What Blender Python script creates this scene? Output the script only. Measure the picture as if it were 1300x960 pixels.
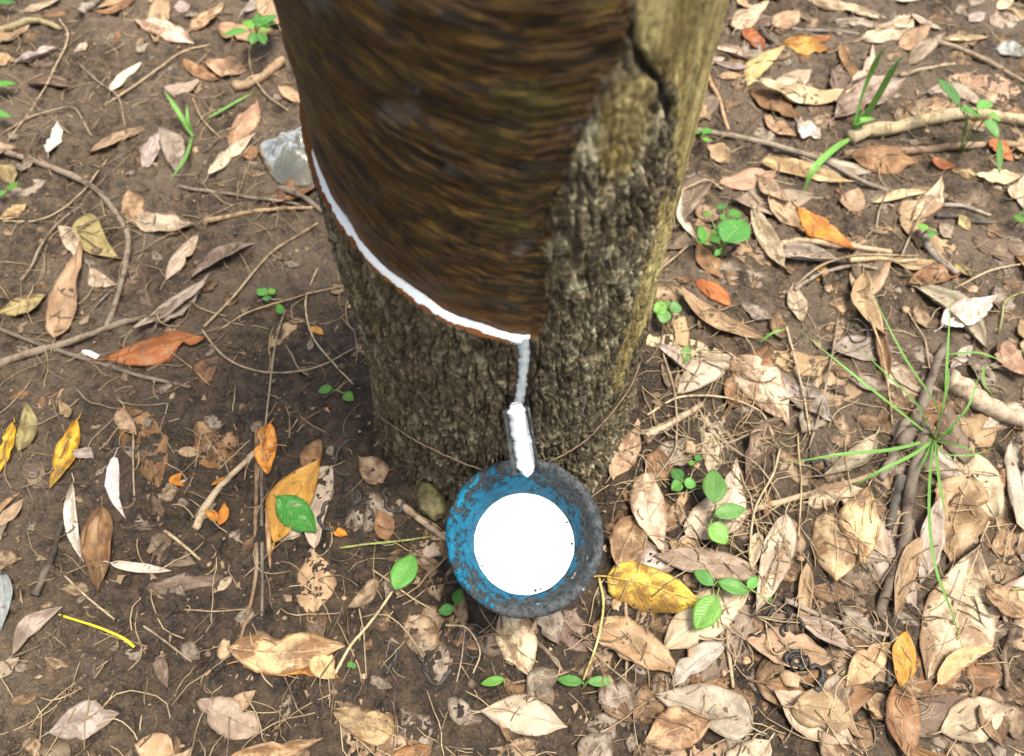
import bpy, math, random
import numpy as np
from mathutils import Vector, Matrix
R_ = math.radians
for o in list(bpy.data.objects): bpy.data.objects.remove(o)
scene = bpy.context.scene
C = scene.collection

# ------------------------------------------------------------------ camera, sky, sun, exposure
PITCH = R_(57.3); FPX = 1011.0
CAM = np.array([0.008, -0.4415, 0.811])
cd = bpy.data.cameras.new('camera'); cam = bpy.data.objects.new('camera', cd); C.objects.link(cam)
cam.location = CAM; cam.rotation_euler = (math.pi/2 - PITCH, 0, 0)
cd.sensor_width = 36; cd.lens = 36*FPX/1300; cd.shift_y = -45/1300
cd.clip_start = 0.01; cd.clip_end = 500
cd.dof.use_dof = True; cd.dof.focus_distance = 0.72; cd.dof.aperture_fstop = 5.6
scene.camera = cam
SUN_EL, SUN_AZ = R_(76), R_(100)         # azimuth measured from +Y towards +X: soft high light from the right
w = bpy.data.worlds.new('World'); scene.world = w; w.use_nodes = True
nt = w.node_tree; sky = nt.nodes.new('ShaderNodeTexSky'); sky.sky_type = 'NISHITA'; sky.sun_disc = False
sky.sun_elevation = SUN_EL; sky.sun_rotation = SUN_AZ; sky.dust_density = 4.0; sky.ozone_density = 0.6
bg = nt.nodes['Background']; bg.inputs['Strength'].default_value = 0.054
hs = nt.nodes.new('ShaderNodeHueSaturation'); hs.inputs['Saturation'].default_value = .30     # bright overcast
nt.links.new(sky.outputs[0], hs.inputs['Color']); nt.links.new(hs.outputs[0], bg.inputs['Color'])
sd = bpy.data.lights.new('sun', 'SUN'); sd.energy = 1.5; sd.angle = R_(20); sd.color = (1, .92, .75)
sun = bpy.data.objects.new('sun', sd); C.objects.link(sun)
sdir = Vector((math.sin(SUN_AZ)*math.cos(SUN_EL), math.cos(SUN_AZ)*math.cos(SUN_EL), math.sin(SUN_EL)))
sun.rotation_euler = sdir.to_track_quat('Z', 'Y').to_euler(); sun.location = (2, 3, 4)
scene.view_settings.view_transform = 'Standard'; scene.view_settings.look = 'None'
scene.view_settings.exposure = 2.05; scene.view_settings.gamma = 1
scene.render.engine = 'CYCLES'

# ------------------------------------------------------------------ pixels to places
FW = np.array([0, math.cos(PITCH), -math.sin(PITCH)]); DN = np.array([0, -math.sin(PITCH), -math.cos(PITCH)])
RG = np.array([1., 0, 0])
REG = {'P': (0, 0, 1), 'A': (0, 0, 450/1300), 'B': (0, 250, 450/1300), 'C': (0, 550, 450/1300), 'G': (850, 0, 450/1300),
       'D': (800, 250, 500/1300), 'E': (750, 550, 1/3), 'F': (1000, 550, 1/3), 'H': (400, 620, 450/1300)}
def pix(r, x, y):
    a, b, s = REG[r]; return a + x*s, b + y*s
def ray(px, py):
    return FW + RG*((px-650)/FPX) + DN*((py-435)/FPX)
def onplane(px, py, z=0.0):
    d = ray(px, py); return CAM + d*((z-CAM[2])/d[2])
def G2(r, x, y, z=0.0): return onplane(*pix(r, x, y), z)
RT = 0.135
def ontrunk(px, py):
    d = ray(px, py); o = CAM
    a = d[0]**2+d[1]**2; b = 2*(o[0]*d[0]+o[1]*d[1]); c = o[0]**2+o[1]**2-RT**2
    k = b*b-4*a*c
    t = (-b-math.sqrt(max(k, 0)))/(2*a)
    p = o+d*t
    return math.atan2(p[0], -p[1]), p[2]          # azimuth (0 faces the camera, + to the right), height
def scale_at(px, py, z=0.0):
    """metres per photo pixel at a ground point"""
    d = ray(px, py); return ((z-CAM[2])/d[2])/FPX

# ------------------------------------------------------------------ noise
rng = np.random.default_rng(7); random.seed(7)
_perm = rng.permutation(256); _perm = np.concatenate([_perm, _perm, _perm])
_g = rng.normal(size=(256, 3)); _g /= np.linalg.norm(_g, axis=1)[:, None]
def perlin(x, y, z=0.0):
    x, y, z = np.broadcast_arrays(np.asarray(x, float), np.asarray(y, float), np.asarray(z, float))
    xi, yi, zi = np.floor(x).astype(int), np.floor(y).astype(int), np.floor(z).astype(int)
    xf, yf, zf = x-xi, y-yi, z-zi
    f = lambda t: t*t*t*(t*(t*6-15)+10)
    u, v, s = f(xf), f(yf), f(zf)
    xi &= 255; yi &= 255; zi &= 255
    def gr(a, b, c):
        h = _perm[_perm[_perm[(xi+a) & 255]+((yi+b) & 255)]+((zi+c) & 255)]
        q = _g[h]; return q[..., 0]*(xf-a)+q[..., 1]*(yf-b)+q[..., 2]*(zf-c)
    l = lambda a, b, t: a+t*(b-a)
    return 1.5*l(l(l(gr(0,0,0), gr(1,0,0), u), l(gr(0,1,0), gr(1,1,0), u), v),
             l(l(gr(0,0,1), gr(1,0,1), u), l(gr(0,1,1), gr(1,1,1), u), v), s)
def fbm(x, y, z=0.0, o=4):
    r = 0; a = 1.
    for k in range(o): r = r+a*perlin(x*2**k+17.3*k, y*2**k, z*2**k); a *= .5
    return r
def worley(u, v):
    """F1, F2 and a random number per cell, 2-D"""
    iu, iv = np.floor(u).astype(int), np.floor(v).astype(int); f1 = np.full(u.shape, 9.); f2 = f1.copy(); cid = np.zeros(u.shape)
    for a in (-1, 0, 1):
        for b in (-1, 0, 1):
            h = _perm[_perm[(iu+a) & 255]+((iv+b) & 255)]; h2 = _perm[h+37]
            d = np.hypot(iu+a+.5+(h/255-.5)*.9-u, iv+b+.5+(h2/255-.5)*.9-v)
            n_ = d < f1; f2 = np.where(n_, f1, np.minimum(f2, d)); cid = np.where(n_, _perm[h2+91]/255, cid); f1 = np.where(n_, d, f1)
    return f1, f2, cid
def sst(a, b, x):
    t = np.clip((x-a)/(b-a), 0, 1); return t*t*(3-2*t)

# ------------------------------------------------------------------ object helpers
def link(o, parent=None):
    C.objects.link(o)
    if parent: o.parent = parent
    return o
def tag(o, label, cat, group=None, kind=None):
    if kind: o['kind'] = kind
    if label: o['label'] = label
    if cat: o['category'] = cat
    if group: o['group'] = group
    return o
def mesh_obj(name, V, F, mat, parent=None, smooth=True, loc=None, uv=None):
    me = bpy.data.meshes.new(name)
    V = np.asarray(V, float)
    if loc is not None: V = V-np.asarray(loc)
    me.from_pydata(V.tolist(), [], F)
    if mat: me.materials.append(mat)
    if smooth: me.polygons.foreach_set('use_smooth', [True]*len(me.polygons))
    if uv is not None:
        L = me.uv_layers.new(name='UVMap'); li = np.empty(len(me.loops), int); me.loops.foreach_get('vertex_index', li)
        L.data.foreach_set('uv', np.asarray(uv)[li].ravel())
    me.update()
    o = bpy.data.objects.new(name, me); link(o, parent)
    if loc is not None:
        o.location = loc
        if parent: o.location = Vector(loc)-parent.location
    return o
def quad_mesh(name, V, Q, mat, attrs=None, uvs=None):
    """fast path for big quad meshes"""
    me = bpy.data.meshes.new(name)
    n = len(Q); me.vertices.add(len(V)); me.vertices.foreach_set('co', V.astype(np.float32).ravel())
    me.loops.add(4*n); me.loops.foreach_set('vertex_index', Q.astype(np.int32).ravel())
    me.polygons.add(n); me.polygons.foreach_set('loop_start', np.arange(0, 4*n, 4, dtype=np.int32))
    me.update(calc_edges=True); me.validate()
    me.polygons.foreach_set('use_smooth', np.ones(n, bool))
    for k, a in (attrs or {}).items():
        at = me.attributes.new(k, 'FLOAT', 'POINT'); at.data.foreach_set('value', a.astype(np.float32))
    for k, a in (uvs or {}).items():
        L = me.uv_layers.new(name=k); L.data.foreach_set('uv', a[Q.ravel()].astype(np.float32).ravel())
    me.materials.append(mat); me.update()
    return bpy.data.objects.new(name, me)
def empty(name, loc):
    o = bpy.data.objects.new(name, None); o.empty_display_size = .02; o.location = loc; return link(o)
def catmull(P, n):
    P = np.asarray(P, float)
    if len(P) == 2: return P[0]+(P[1]-P[0])*np.linspace(0, 1, n)[:, None]
    Q = np.vstack([2*P[0]-P[1], P, 2*P[-1]-P[-2]])
    m = len(P)-1; t = np.linspace(0, m-1e-9, n); i = t.astype(int); f = (t-i)[:, None]
    p0, p1, p2, p3 = Q[i], Q[i+1], Q[i+2], Q[i+3]
    return .5*(2*p1+(p2-p0)*f+(2*p0-5*p1+4*p2-p3)*f**2+(3*p1-p0-3*p2+p3)*f**3)
def tube(P, rad, k=8, squash=1.0, up=(0, 0, 1)):
    P = np.asarray(P, float); n = len(P); rad = np.broadcast_to(np.asarray(rad, float), (n,))
    T = np.gradient(P, axis=0); T /= np.linalg.norm(T, axis=1)[:, None]+1e-12
    up = np.asarray(up, float)
    S = np.cross(T, up); ln = np.linalg.norm(S, axis=1); S[ln < 1e-4] = (1, 0, 0); S /= np.linalg.norm(S, axis=1)[:, None]
    U = np.cross(S, T)
    a = np.arange(k)*2*math.pi/k
    V = (P[:, None, :]+rad[:, None, None]*(np.cos(a)[None, :, None]*S[:, None, :]+squash*np.sin(a)[None, :, None]*U[:, None, :])).reshape(-1, 3)
    F = [(i*k+j, i*k+(j+1) % k, (i+1)*k+(j+1) % k, (i+1)*k+j) for i in range(n-1) for j in range(k)]
    F += [tuple(range(k))[::-1], tuple((n-1)*k+j for j in range(k))]
    return V, F
def lathe(prof, n=96):
    prof = np.asarray(prof, float); a = np.arange(n)*2*math.pi/n
    V = np.stack([prof[:, 0][:, None]*np.cos(a), prof[:, 0][:, None]*np.sin(a), np.repeat(prof[:, 1][:, None], n, 1)], -1).reshape(-1, 3)
    F = [(i*n+j, i*n+(j+1) % n, (i+1)*n+(j+1) % n, (i+1)*n+j) for i in range(len(prof)-1) for j in range(n)]
    return V, F

# ------------------------------------------------------------------ materials
class NT:
    def __init__(s, name):
        s.m = bpy.data.materials.new(name); s.m.use_nodes = True; s.t = s.m.node_tree; s.b = s.t.nodes['Principled BSDF']
        s.out = s.t.nodes['Material Output']
    def n(s, ty, **k):
        q = s.t.nodes.new('ShaderNode'+ty)
        for a, v in k.items():
            if a in q.inputs.keys() if isinstance(a, str) else False: s.set(q.inputs[a], v)
            else: setattr(q, a, v)
        return q
    def set(s, inp, v):
        if isinstance(v, bpy.types.NodeSocket): s.t.links.new(v, inp)
        else: inp.default_value = v
    def noise(s, vec, scale, detail=4, rough=.55, dist=0):
        q = s.t.nodes.new('ShaderNodeTexNoise'); s.set(q.inputs['Vector'], vec); s.set(q.inputs['Scale'], scale)
        q.inputs['Detail'].default_value = detail; q.inputs['Roughness'].default_value = rough; q.inputs['Distortion'].default_value = dist
        return q.outputs['Fac']
    def voro(s, vec, scale, feat='F1'):
        q = s.t.nodes.new('ShaderNodeTexVoronoi'); q.feature = feat; s.set(q.inputs['Vector'], vec); q.inputs['Scale'].default_value = scale
        return q.outputs['Distance']
    def ramp(s, f, lo, hi):
        q = s.t.nodes.new('ShaderNodeMapRange'); q.clamp = True; q.interpolation_type = 'SMOOTHSTEP'
        s.set(q.inputs[0], f); q.inputs[1].default_value = lo; q.inputs[2].default_value = hi; return q.outputs[0]
    def mix(s, f, a, b, mode='MIX'):
        q = s.t.nodes.new('ShaderNodeMix'); q.data_type = 'RGBA'; q.blend_type = mode
        s.set(q.inputs[0], f)
        for i, v in ((6, a), (7, b)): s.set(q.inputs[i], v if isinstance(v, bpy.types.NodeSocket) or len(v) == 4 else (*v, 1))
        return q.outputs[2]
    def math(s, op, a, b=0.0):
        q = s.t.nodes.new('ShaderNodeMath'); q.operation = op; s.set(q.inputs[0], a); s.set(q.inputs[1], b); return q.outputs[0]
    def coord(s, which='Object'): return s.t.nodes.new('ShaderNodeTexCoord').outputs[which]
    def attr(s, name):
        q = s.t.nodes.new('ShaderNodeAttribute'); q.attribute_name = name; return q.outputs['Fac']
    def uv(s, name):
        q = s.t.nodes.new('ShaderNodeUVMap'); q.uv_map = name; return q.outputs[0]
    def mapv(s, vec, scale=(1, 1, 1), loc=None):
        q = s.t.nodes.new('ShaderNodeMapping'); s.set(q.inputs['Vector'], vec); q.inputs['Scale'].default_value = scale
        if loc is not None: s.set(q.inputs['Location'], loc)
        return q.outputs[0]
    def bump(s, h, dist, strength=1.0, prev=None):
        q = s.t.nodes.new('ShaderNodeBump'); s.set(q.inputs['Height'], h); q.inputs['Distance'].default_value = dist
        q.inputs['Strength'].default_value = strength
        if prev: s.set(q.inputs['Normal'], prev)
        return q.outputs[0]
    def fin(s, col, rough=.7, normal=None, spec=.5, **k):
        s.set(s.b.inputs['Base Color'], col if isinstance(col, bpy.types.NodeSocket) or len(col) == 4 else (*col, 1))
        s.set(s.b.inputs['Roughness'], rough); s.b.inputs['Specular IOR Level'].default_value = spec
        if normal: s.set(s.b.inputs['Normal'], normal)
        for a, v in k.items(): s.set(s.b.inputs[a.replace('_', ' ')], v)
        return s.m

def m_soil():
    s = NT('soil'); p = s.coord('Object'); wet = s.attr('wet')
    n1 = s.noise(p, 9, 6, .65); n2 = s.noise(p, 60, 5, .65); n3 = s.noise(p, 300, 4, .7)
    col = s.mix(s.ramp(n2, .36, .66), (.016, .010, .006), (.098, .066, .040))
    col = s.mix(s.math('MULTIPLY', s.ramp(n1, .42, .62), .75), col, (.140, .103, .073))
    col = s.mix(s.math('MULTIPLY', s.ramp(n3, .50, .70), .6), col, (.26, .175, .10))
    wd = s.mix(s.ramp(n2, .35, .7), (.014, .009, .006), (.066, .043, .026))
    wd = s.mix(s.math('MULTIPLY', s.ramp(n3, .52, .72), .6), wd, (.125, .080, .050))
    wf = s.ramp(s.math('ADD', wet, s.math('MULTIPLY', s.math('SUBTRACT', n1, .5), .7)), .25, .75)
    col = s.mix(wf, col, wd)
    h = s.math('ADD', s.math('MULTIPLY', n2, .6), s.math('MULTIPLY', n3, .45))
    v = s.voro(p, 190); h = s.math('ADD', h, s.math('MULTIPLY', s.math('SUBTRACT', 1.0, v), .25))
    rough = s.math('SUBTRACT', .80, s.math('MULTIPLY', s.ramp(n1, .34, .58), .52))
    return s.fin(col, rough, s.bump(h, .0065, 1.0), .45)
def m_trunk():
    s = NT('rubber_tree_bark'); p = s.coord('Object'); uc = s.uv('cut')
    pan, hea, fre, kno, wetb = (s.attr(a) for a in ('panel', 'healed', 'fresh', 'knot', 'wetb'))
    n1 = s.noise(p, 14, 5, .6); n2 = s.noise(s.mapv(p, (1, 1, .45)), 130, 5, .7); n3 = s.noise(p, 420, 3, .7)
    bark = s.mix(s.ramp(n2, .35, .68), (.050, .041, .024), (.185, .154, .098))
    bark = s.mix(s.ramp(s.attr('plate'), .25, .85), s.mix(1.0, bark, (.70, .68, .66), 'MULTIPLY'), s.mix(1.0, bark, (1.45, 1.42, 1.36), 'MULTIPLY'))
    lich = s.math('MULTIPLY', s.ramp(s.noise(s.mapv(p, (1, 1, .5)), 70, 4, .7), .50, .66), s.ramp(s.noise(p, 11, 3), .40, .62))
    bark = s.mix(s.math('MULTIPLY', lich, .9), bark, (.44, .41, .27))
    moss = s.math('MULTIPLY', s.ramp(s.noise(p, 24, 4, .7), .50, .68), s.attr('mossy'))
    bark = s.mix(s.math('MULTIPLY', moss, .8), bark, (.085, .095, .020))
    bark = s.mix(s.math('MULTIPLY', wetb, .75), bark, (.022, .014, .009))
    # tapped panel: streaks run along the old cuts
    st = s.mapv(uc, (55, 250, 1)); a1 = s.noise(st, 1.0, 6, .7, .6); a2 = s.noise(s.mapv(uc, (110, 560, 1)), 1.0, 4, .7, .3)
    bl = s.noise(s.mapv(uc, (17, 34, 1)), 1.0, 5, .65)
    pc = s.mix(s.ramp(a1, .38, .64), (.013, .007, .003), (.105, .054, .011))
    pc = s.mix(s.math('MULTIPLY', s.ramp(a2, .52, .70), .55), pc, (.13, .070, .013))
    och = s.math('MULTIPLY', s.ramp(s.noise(s.mapv(uc, (36, 90, 1)), 1.0, 6, .70, .4), .50, .66), .72)
    suv = s.t.nodes.new('ShaderNodeSeparateXYZ'); s.set(suv.inputs[0], uc)
    och = s.math('MULTIPLY', och, s.math('ADD', .32, s.math('MULTIPLY', s.ramp(suv.outputs[1], .01, .13), .68)))
    pc = s.mix(och, pc, s.mix(s.ramp(a1, .35, .65), (.070, .037, .006), (.30, .168, .018)))
    pc = s.mix(s.math('MULTIPLY', s.ramp(bl, .52, .62), .88), pc, (.008, .005, .0035))
    pc = s.mix(s.math('MULTIPLY', s.ramp(s.noise(p, 26, 5, .7), .54, .66), .55), pc, (.080, .072, .010))
    pc = s.mix(s.math('MULTIPLY', s.ramp(s.noise(p, 22, 4), .62, .70), .55), pc, (.14, .13, .12))
    pc = s.mix(s.math('MULTIPLY', s.ramp(s.voro(s.mapv(uc, (48, 95, 1)), 1.0), .24, .10), .9), pc, (.006, .004, .003))
    fr = s.mix(a2, (.17, .058, .010), (.36, .150, .030))
    pc = s.mix(s.math('MULTIPLY', fre, .8), pc, fr)
    # smooth healed wood
    hv = s.noise(s.mapv(p, (1, 1, .16)), 60, 5, .65); hb = s.noise(p, 26, 4, .6)
    hc = s.mix(s.ramp(hv, .35, .68), (.17, .125, .042), (.47, .40, .18))
    hc = s.mix(s.math('MULTIPLY', s.ramp(hb, .54, .70), .7), hc, (.060, .040, .018))
    hc = s.mix(s.math('MULTIPLY', s.ramp(s.noise(p, 45, 3), .60, .70), .5), hc, (.23, .235, .10))
    jit = s.math('MULTIPLY', s.math('SUBTRACT', s.noise(p, 90, 4, .7), .5), .9)
    col = s.mix(s.ramp(s.math('ADD', pan, jit), .35, .65), bark, pc)
    col = s.mix(s.ramp(s.math('ADD', hea, jit), .35, .65), col, hc)
    col = s.mix(s.ramp(s.math('ADD', kno, s.math('MULTIPLY', jit, 1.3)), .35, .9), col, (.016, .011, .007))
    led = s.attr('ledge'); col = s.mix(s.ramp(led, .3, .7), col, s.mix(n3, (.20, .062, .010), (.075, .024, .007)))
    h = s.math('ADD', s.math('MULTIPLY', n2, .7), s.math('MULTIPLY', n3, .4))
    nb = s.bump(h, .0030, .8); h2 = s.math('ADD', a1, s.math('MULTIPLY', a2, .7))
    nb = s.bump(s.math('MULTIPLY', h2, s.ramp(pan, .3, .8)), .0022, .8, nb)
    rough = s.math('SUBTRACT', .85, s.math('MULTIPLY', pan, .42))
    return s.fin(col, rough, nb, .30)
def m_leaf(name='dead_leaf', green=False):
    s = NT(name); oi = s.t.nodes.new('ShaderNodeObjectInfo'); uv = s.uv('UVMap')
    sep = s.t.nodes.new('ShaderNodeSeparateXYZ'); s.set(sep.inputs[0], uv)
    u, v = sep.outputs[0], s.math('SUBTRACT', sep.outputs[1], .5); av = s.math('ABSOLUTE', v)
    cmb = s.t.nodes.new('ShaderNodeCombineXYZ'); s.set(cmb.inputs[0], u); s.set(cmb.inputs[1], s.math('MULTIPLY', v, .55)); s.set(cmb.inputs[2], s.math('MULTIPLY', oi.outputs['Random'], 53.0))
    q = cmb.outputs[0]
    ph = s.math('FRACT', s.math('MULTIPLY', s.math('SUBTRACT', u, s.math('MULTIPLY', av, .45)), 11.0))
    vein = s.ramp(s.math('ABSOLUTE', s.math('SUBTRACT', ph, .5)), .10, .0)
    mid = s.ramp(av, .030, .010)
    c = oi.outputs['Color']; amt = oi.outputs['Alpha']
    n1 = s.noise(q, 3.2, 5, .65); n2 = s.noise(q, 14, 5, .7); n3 = s.noise(q, 60, 3, .7)
    if green:
        col = s.mix(s.math('MULTIPLY', s.ramp(n2, .4, .7), .6), c, s.mix(1.0, c, (.45, .60, .45), 'MULTIPLY'))
        col = s.mix(s.math('MULTIPLY', s.math('MAXIMUM', vein, mid), .45), col, (.42, .60, .22))
        col = s.mix(s.math('MULTIPLY', s.ramp(s.noise(q, 9, 4), .60, .68), amt), col, (.45, .50, .25))
        h = s.math('ADD', s.math('MULTIPLY', n2, .3), s.math('MULTIPLY', s.math('MAXIMUM', vein, mid), -.5))
        s.fin(col, .42, s.bump(h, .0012, .7), .5)
        tr = s.n('BsdfTranslucent'); s.set(tr.inputs[0], col); ms = s.n('MixShader'); ms.inputs[0].default_value = .35
        s.t.links.new(s.b.outputs[0], ms.inputs[1]); s.t.links.new(tr.outputs[0], ms.inputs[2]); s.t.links.new(ms.outputs[0], s.out.inputs[0])
        return s.m
    dark = s.mix(1.0, c, (.34, .25, .20), 'MULTIPLY')
    col = s.mix(s.math('MULTIPLY', s.ramp(n1, .43, .58), s.math('MULTIPLY', amt, 1.0)), c, dark)
    col = s.mix(s.math('MULTIPLY', s.ramp(n2, .45, .75), .55), col, s.mix(1.0, c, (.60, .47, .38), 'MULTIPLY'))
    lite = s.mix(.5, c, (.66, .55, .42))
    col = s.mix(s.math('MULTIPLY', s.ramp(n1, .46, .30), .45), col, lite)
    col = s.mix(s.math('MULTIPLY', s.math('MAXIMUM', s.math('MULTIPLY', vein, .55), mid), .40), col, lite)
    sp = s.math('MULTIPLY', s.ramp(s.voro(q, 17), .22, .10), s.ramp(n1, .42, .55))
    col = s.mix(s.math('MULTIPLY', sp, s.math('MULTIPLY', amt, .9)), col, (.045, .030, .020))
    col = s.mix(s.math('MULTIPLY', s.ramp(n3, .58, .72), .45), col, (.10, .070, .050))
    edge = s.math('MULTIPLY', s.ramp(s.math('ADD', av, s.math('MULTIPLY', s.math('SUBTRACT', n2, .5), .25)), .40, .52), s.math('MULTIPLY', amt, .8))
    col = s.mix(edge, col, dark)
    wd = s.t.nodes.new('ShaderNodeNewGeometry').outputs['Position']
    mud = s.math('MULTIPLY', s.ramp(s.noise(wd, 24, 6, .75), .50, .66), s.math('ADD', s.math('MULTIPLY', amt, .45), .25))
    col = s.mix(mud, col, (.085, .062, .044))
    h = s.math('ADD', s.math('MULTIPLY', n2, .6), s.math('ADD', s.math('MULTIPLY', n3, .15), s.math('MULTIPLY', s.math('MAXIMUM', s.math('MULTIPLY', vein, .5), mid), .35)))
    rough = s.math('ADD', .40, s.math('MULTIPLY', n1, .45))
    s.fin(col, rough, s.bump(h, .0022, .75), .42)
    return s.m
def m_plain(name, c1, c2, scale=60, rough=.75, bump=.001, stretch=(1, 1, 1), spec=.4):
    s = NT(name); p = s.mapv(s.coord('Object'), stretch); n = s.noise(p, scale, 5, .65); n2 = s.noise(p, scale*5, 3, .7)
    col = s.mix(s.ramp(n, .36, .66), c1, c2)
    col = s.mix(s.math('MULTIPLY', s.ramp(n2, .5, .75), .4), col, tuple(x*.45 for x in c1))
    return s.fin(col, rough, s.bump(s.math('ADD', n, s.math('MULTIPLY', n2, .4)), bump), spec)
def m_twig():
    s = NT('twig_bark'); oi = s.t.nodes.new('ShaderNodeObjectInfo'); p = s.coord('Object'); c = oi.outputs['Color']
    n = s.noise(p, 90, 5, .7); n2 = s.noise(p, 420, 3, .7); n0 = s.noise(p, 22, 3)
    col = s.mix(s.ramp(n, .40, .68), c, s.mix(1.0, c, (.36, .30, .26), 'MULTIPLY'))
    col = s.mix(s.math('MULTIPLY', s.ramp(n0, .48, .62), .5), col, s.mix(.5, c, (.40, .34, .27)))
    col = s.mix(s.math('MULTIPLY', s.ramp(n2, .55, .75), .5), col, (.06, .042, .03))
    return s.fin(col, .75, s.bump(s.math('ADD', n, s.math('MULTIPLY', n2, .5)), .0016), .35)
def m_latex(name, thin=False):
    s = NT(name); p = s.coord('Object')
    if thin:
        n = s.noise(s.mapv(p, (1, 1, .3)), 160, 4, .7)
        col = s.mix(s.ramp(n, .36, .62), (.78, .84, .87), (.50, .60, .65))
        return s.fin(col, .28, s.bump(n, .0008), .5)
    n = s.noise(p, 55, 3, .5)
    return s.fin(s.mix(n, (.64, .71, .76), (.72, .76, .79)), .22, s.bump(n, .0006, .5), .5)
def m_cup():
    s = NT('worn_blue_paint'); p = s.coord('Object'); side = s.attr('inside')
    sep = s.t.nodes.new('ShaderNodeSeparateXYZ'); s.set(sep.inputs[0], p)
    n1 = s.noise(p, 38, 6, .7); n2 = s.noise(p, 150, 5, .7); n3 = s.noise(p, 500, 3, .7)
    clay = s.mix(s.ramp(n2, .35, .68), (.018, .024, .030), (.088, .096, .104))
    clay = s.mix(s.math('MULTIPLY', s.ramp(n3, .56, .70), .6), clay, (.21, .20, .19))
    blue = s.mix(s.ramp(n2, .35, .65), (.002, .066, .135), (.005, .150, .270))
    blue = s.mix(s.math('MULTIPLY', s.ramp(n1, .55, .68), .45), blue, (.008, .045, .08))
    low = s.math('MULTIPLY', s.ramp(sep.outputs[2], -.010, -.024), .24)
    lft = s.math('MULTIPLY', sep.outputs[0], -2.7)
    k = s.math('ADD', s.math('ADD', s.math('ADD', s.math('MULTIPLY', side, .13), low), lft), s.math('ADD', s.math('MULTIPLY', n1, .8), s.math('MULTIPLY', n2, .9)))
    pm = s.ramp(k, 1.005, 1.07)
    col = s.mix(pm, clay, blue)
    wl = s.math('MULTIPLY', s.ramp(s.noise(p, 75, 4, .65), .66, .69), s.math('MULTIPLY', side, s.ramp(sep.outputs[1], .010, -.03)))
    col = s.mix(s.math('MULTIPLY', wl, .9), col, (.80, .84, .86))
    h = s.math('ADD', s.math('MULTIPLY', n2, .7), s.math('ADD', s.math('MULTIPLY', pm, .45), s.math('MULTIPLY', n3, .3)))
    return s.fin(col, s.math('SUBTRACT', .72, s.math('MULTIPLY', pm, .12)), s.bump(h, .0022, .9), .22)
def m_spout():
    s = NT('spout_metal'); p = s.coord('Object'); n = s.noise(p, 120, 5, .7); n2 = s.noise(p, 45, 3)
    col = s.mix(s.ramp(n, .4, .65), (.035, .040, .042), (.12, .135, .14)); col = s.mix(s.math('MULTIPLY', s.ramp(n2, .55, .7), .7), col, (.09, .05, .03))
    return s.fin(col, .5, s.bump(n, .0008), .5, Metallic=.35)
def m_plastic():
    s = NT('cloudy_plastic'); p = s.coord('Object'); n = s.noise(p, 50, 4, .6)
    return s.fin(s.mix(n, (.55, .60, .58), (.80, .81, .77)), .09, s.bump(n, .004, .6), .6, Transmission_Weight=.9, IOR=1.25)

M = dict(soil=m_soil(), trunk=m_trunk(), leaf=m_leaf(), green=m_leaf('green_leaf', True), twig=m_twig(), latex=m_latex('latex'),
         latex_thin=m_latex('thin_latex', True), latex_pool=m_latex('latex_pool'), cup=m_cup(), spout=m_spout(), plastic=m_plastic(),
         wire=m_plain('rusty_wire', (.12, .075, .045), (.22, .17, .12), 200, .6, .0003),
         crumb=m_plain('soil_crumb', (.075, .050, .034), (.22, .155, .105), 40, .85, .001),
         fibre=m_plain('dry_fibre', (.26, .18, .10), (.46, .36, .22), 30, .7, .0003),
         flake=m_plain('leaf_flake', (.13, .082, .050), (.34, .24, .15), 14, .7, .0005),
         stem=m_plain('green_stem', (.12, .24, .04), (.25, .33, .09), 80, .5, .0003),
         pebble=m_plain('pebble', (.30, .19, .11), (.52, .37, .24), 80, .7, .0008),
         strip=m_plain('old_latex_strip', (.014, .012, .012), (.055, .048, .045), 90, .5, .0008),
         pod=m_plain('seed_pod', (.050, .036, .016), (.17, .15, .060), 55, .6, .001),
         white=m_plain('white_bit', (.70, .68, .62), (.85, .84, .80), 60, .5, .0004),
         petal=m_plain('orange_petal', (.62, .20, .02), (.80, .36, .04), 90, .5, .0008),
         stalk=m_plain('yellow_stalk', (.70, .50, .02), (.85, .66, .05), 60, .4, .0004))

# ------------------------------------------------------------------ ground (also the height field that the litter settles on)
STEP = 0.0032
gx = np.arange(-1.12, 1.1201, STEP); gy = np.arange(-0.52, 1.4201, STEP)
def far_axis(a, lim):
    out = [a[-1]]; d = STEP*3
    while out[-1] < lim: out.append(out[-1]+d); d *= 1.5
    lo = [a[0]]; d = STEP*3
    while lo[-1] > -lim: lo.append(lo[-1]-d); d *= 1.5
    return np.concatenate([np.array(lo[1:])[::-1], a, np.array(out[1:])])
ax_, ay_ = far_axis(gx, 60), far_axis(gy, 60)
def ground_z(X, Y):
    near = np.clip(2.5-np.hypot(X, Y), 0, 1)
    z = .016*perlin(X*2.3, Y*2.3, 3.1)+.012*perlin(X*6, Y*6, 1.7)
    b = perlin(X*17+3, Y*17, 8.2); z = z+near*.009*b
    c = perlin(X*48, Y*48, 2.2); z = z+near*.0062*c*(1+.8*perlin(X*4, Y*4, 5))
    e = perlin(X*120, Y*120, 4.4); z = z+near*.0030*e
    z = z+near*.0026*np.maximum(perlin(X*85+9, Y*85, 9.1), 0)**1.0*1.5
    f1, f2, cid = worley(X*62+.9*c, Y*62+.9*b); g1, g2, cid2 = worley(X*118+.7*c+40, Y*118+.7*e)
    lump = .5+.5*np.clip(perlin(X*9, Y*9, 6.6)*1.6, -1, 1)
    z = z+near*(.0046*sst(.75, .1, f1)*(cid > .45)*cid*(.35+lump)+.0026*sst(.7, .1, g1)*(cid2 > .4)*(.3+lump))
    r = np.hypot(X, Y); z = z+.016*np.exp(-((r-.12)/.09)**2)
    return z
Xg, Yg = np.meshgrid(ax_, ay_, indexing='ij')
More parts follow.
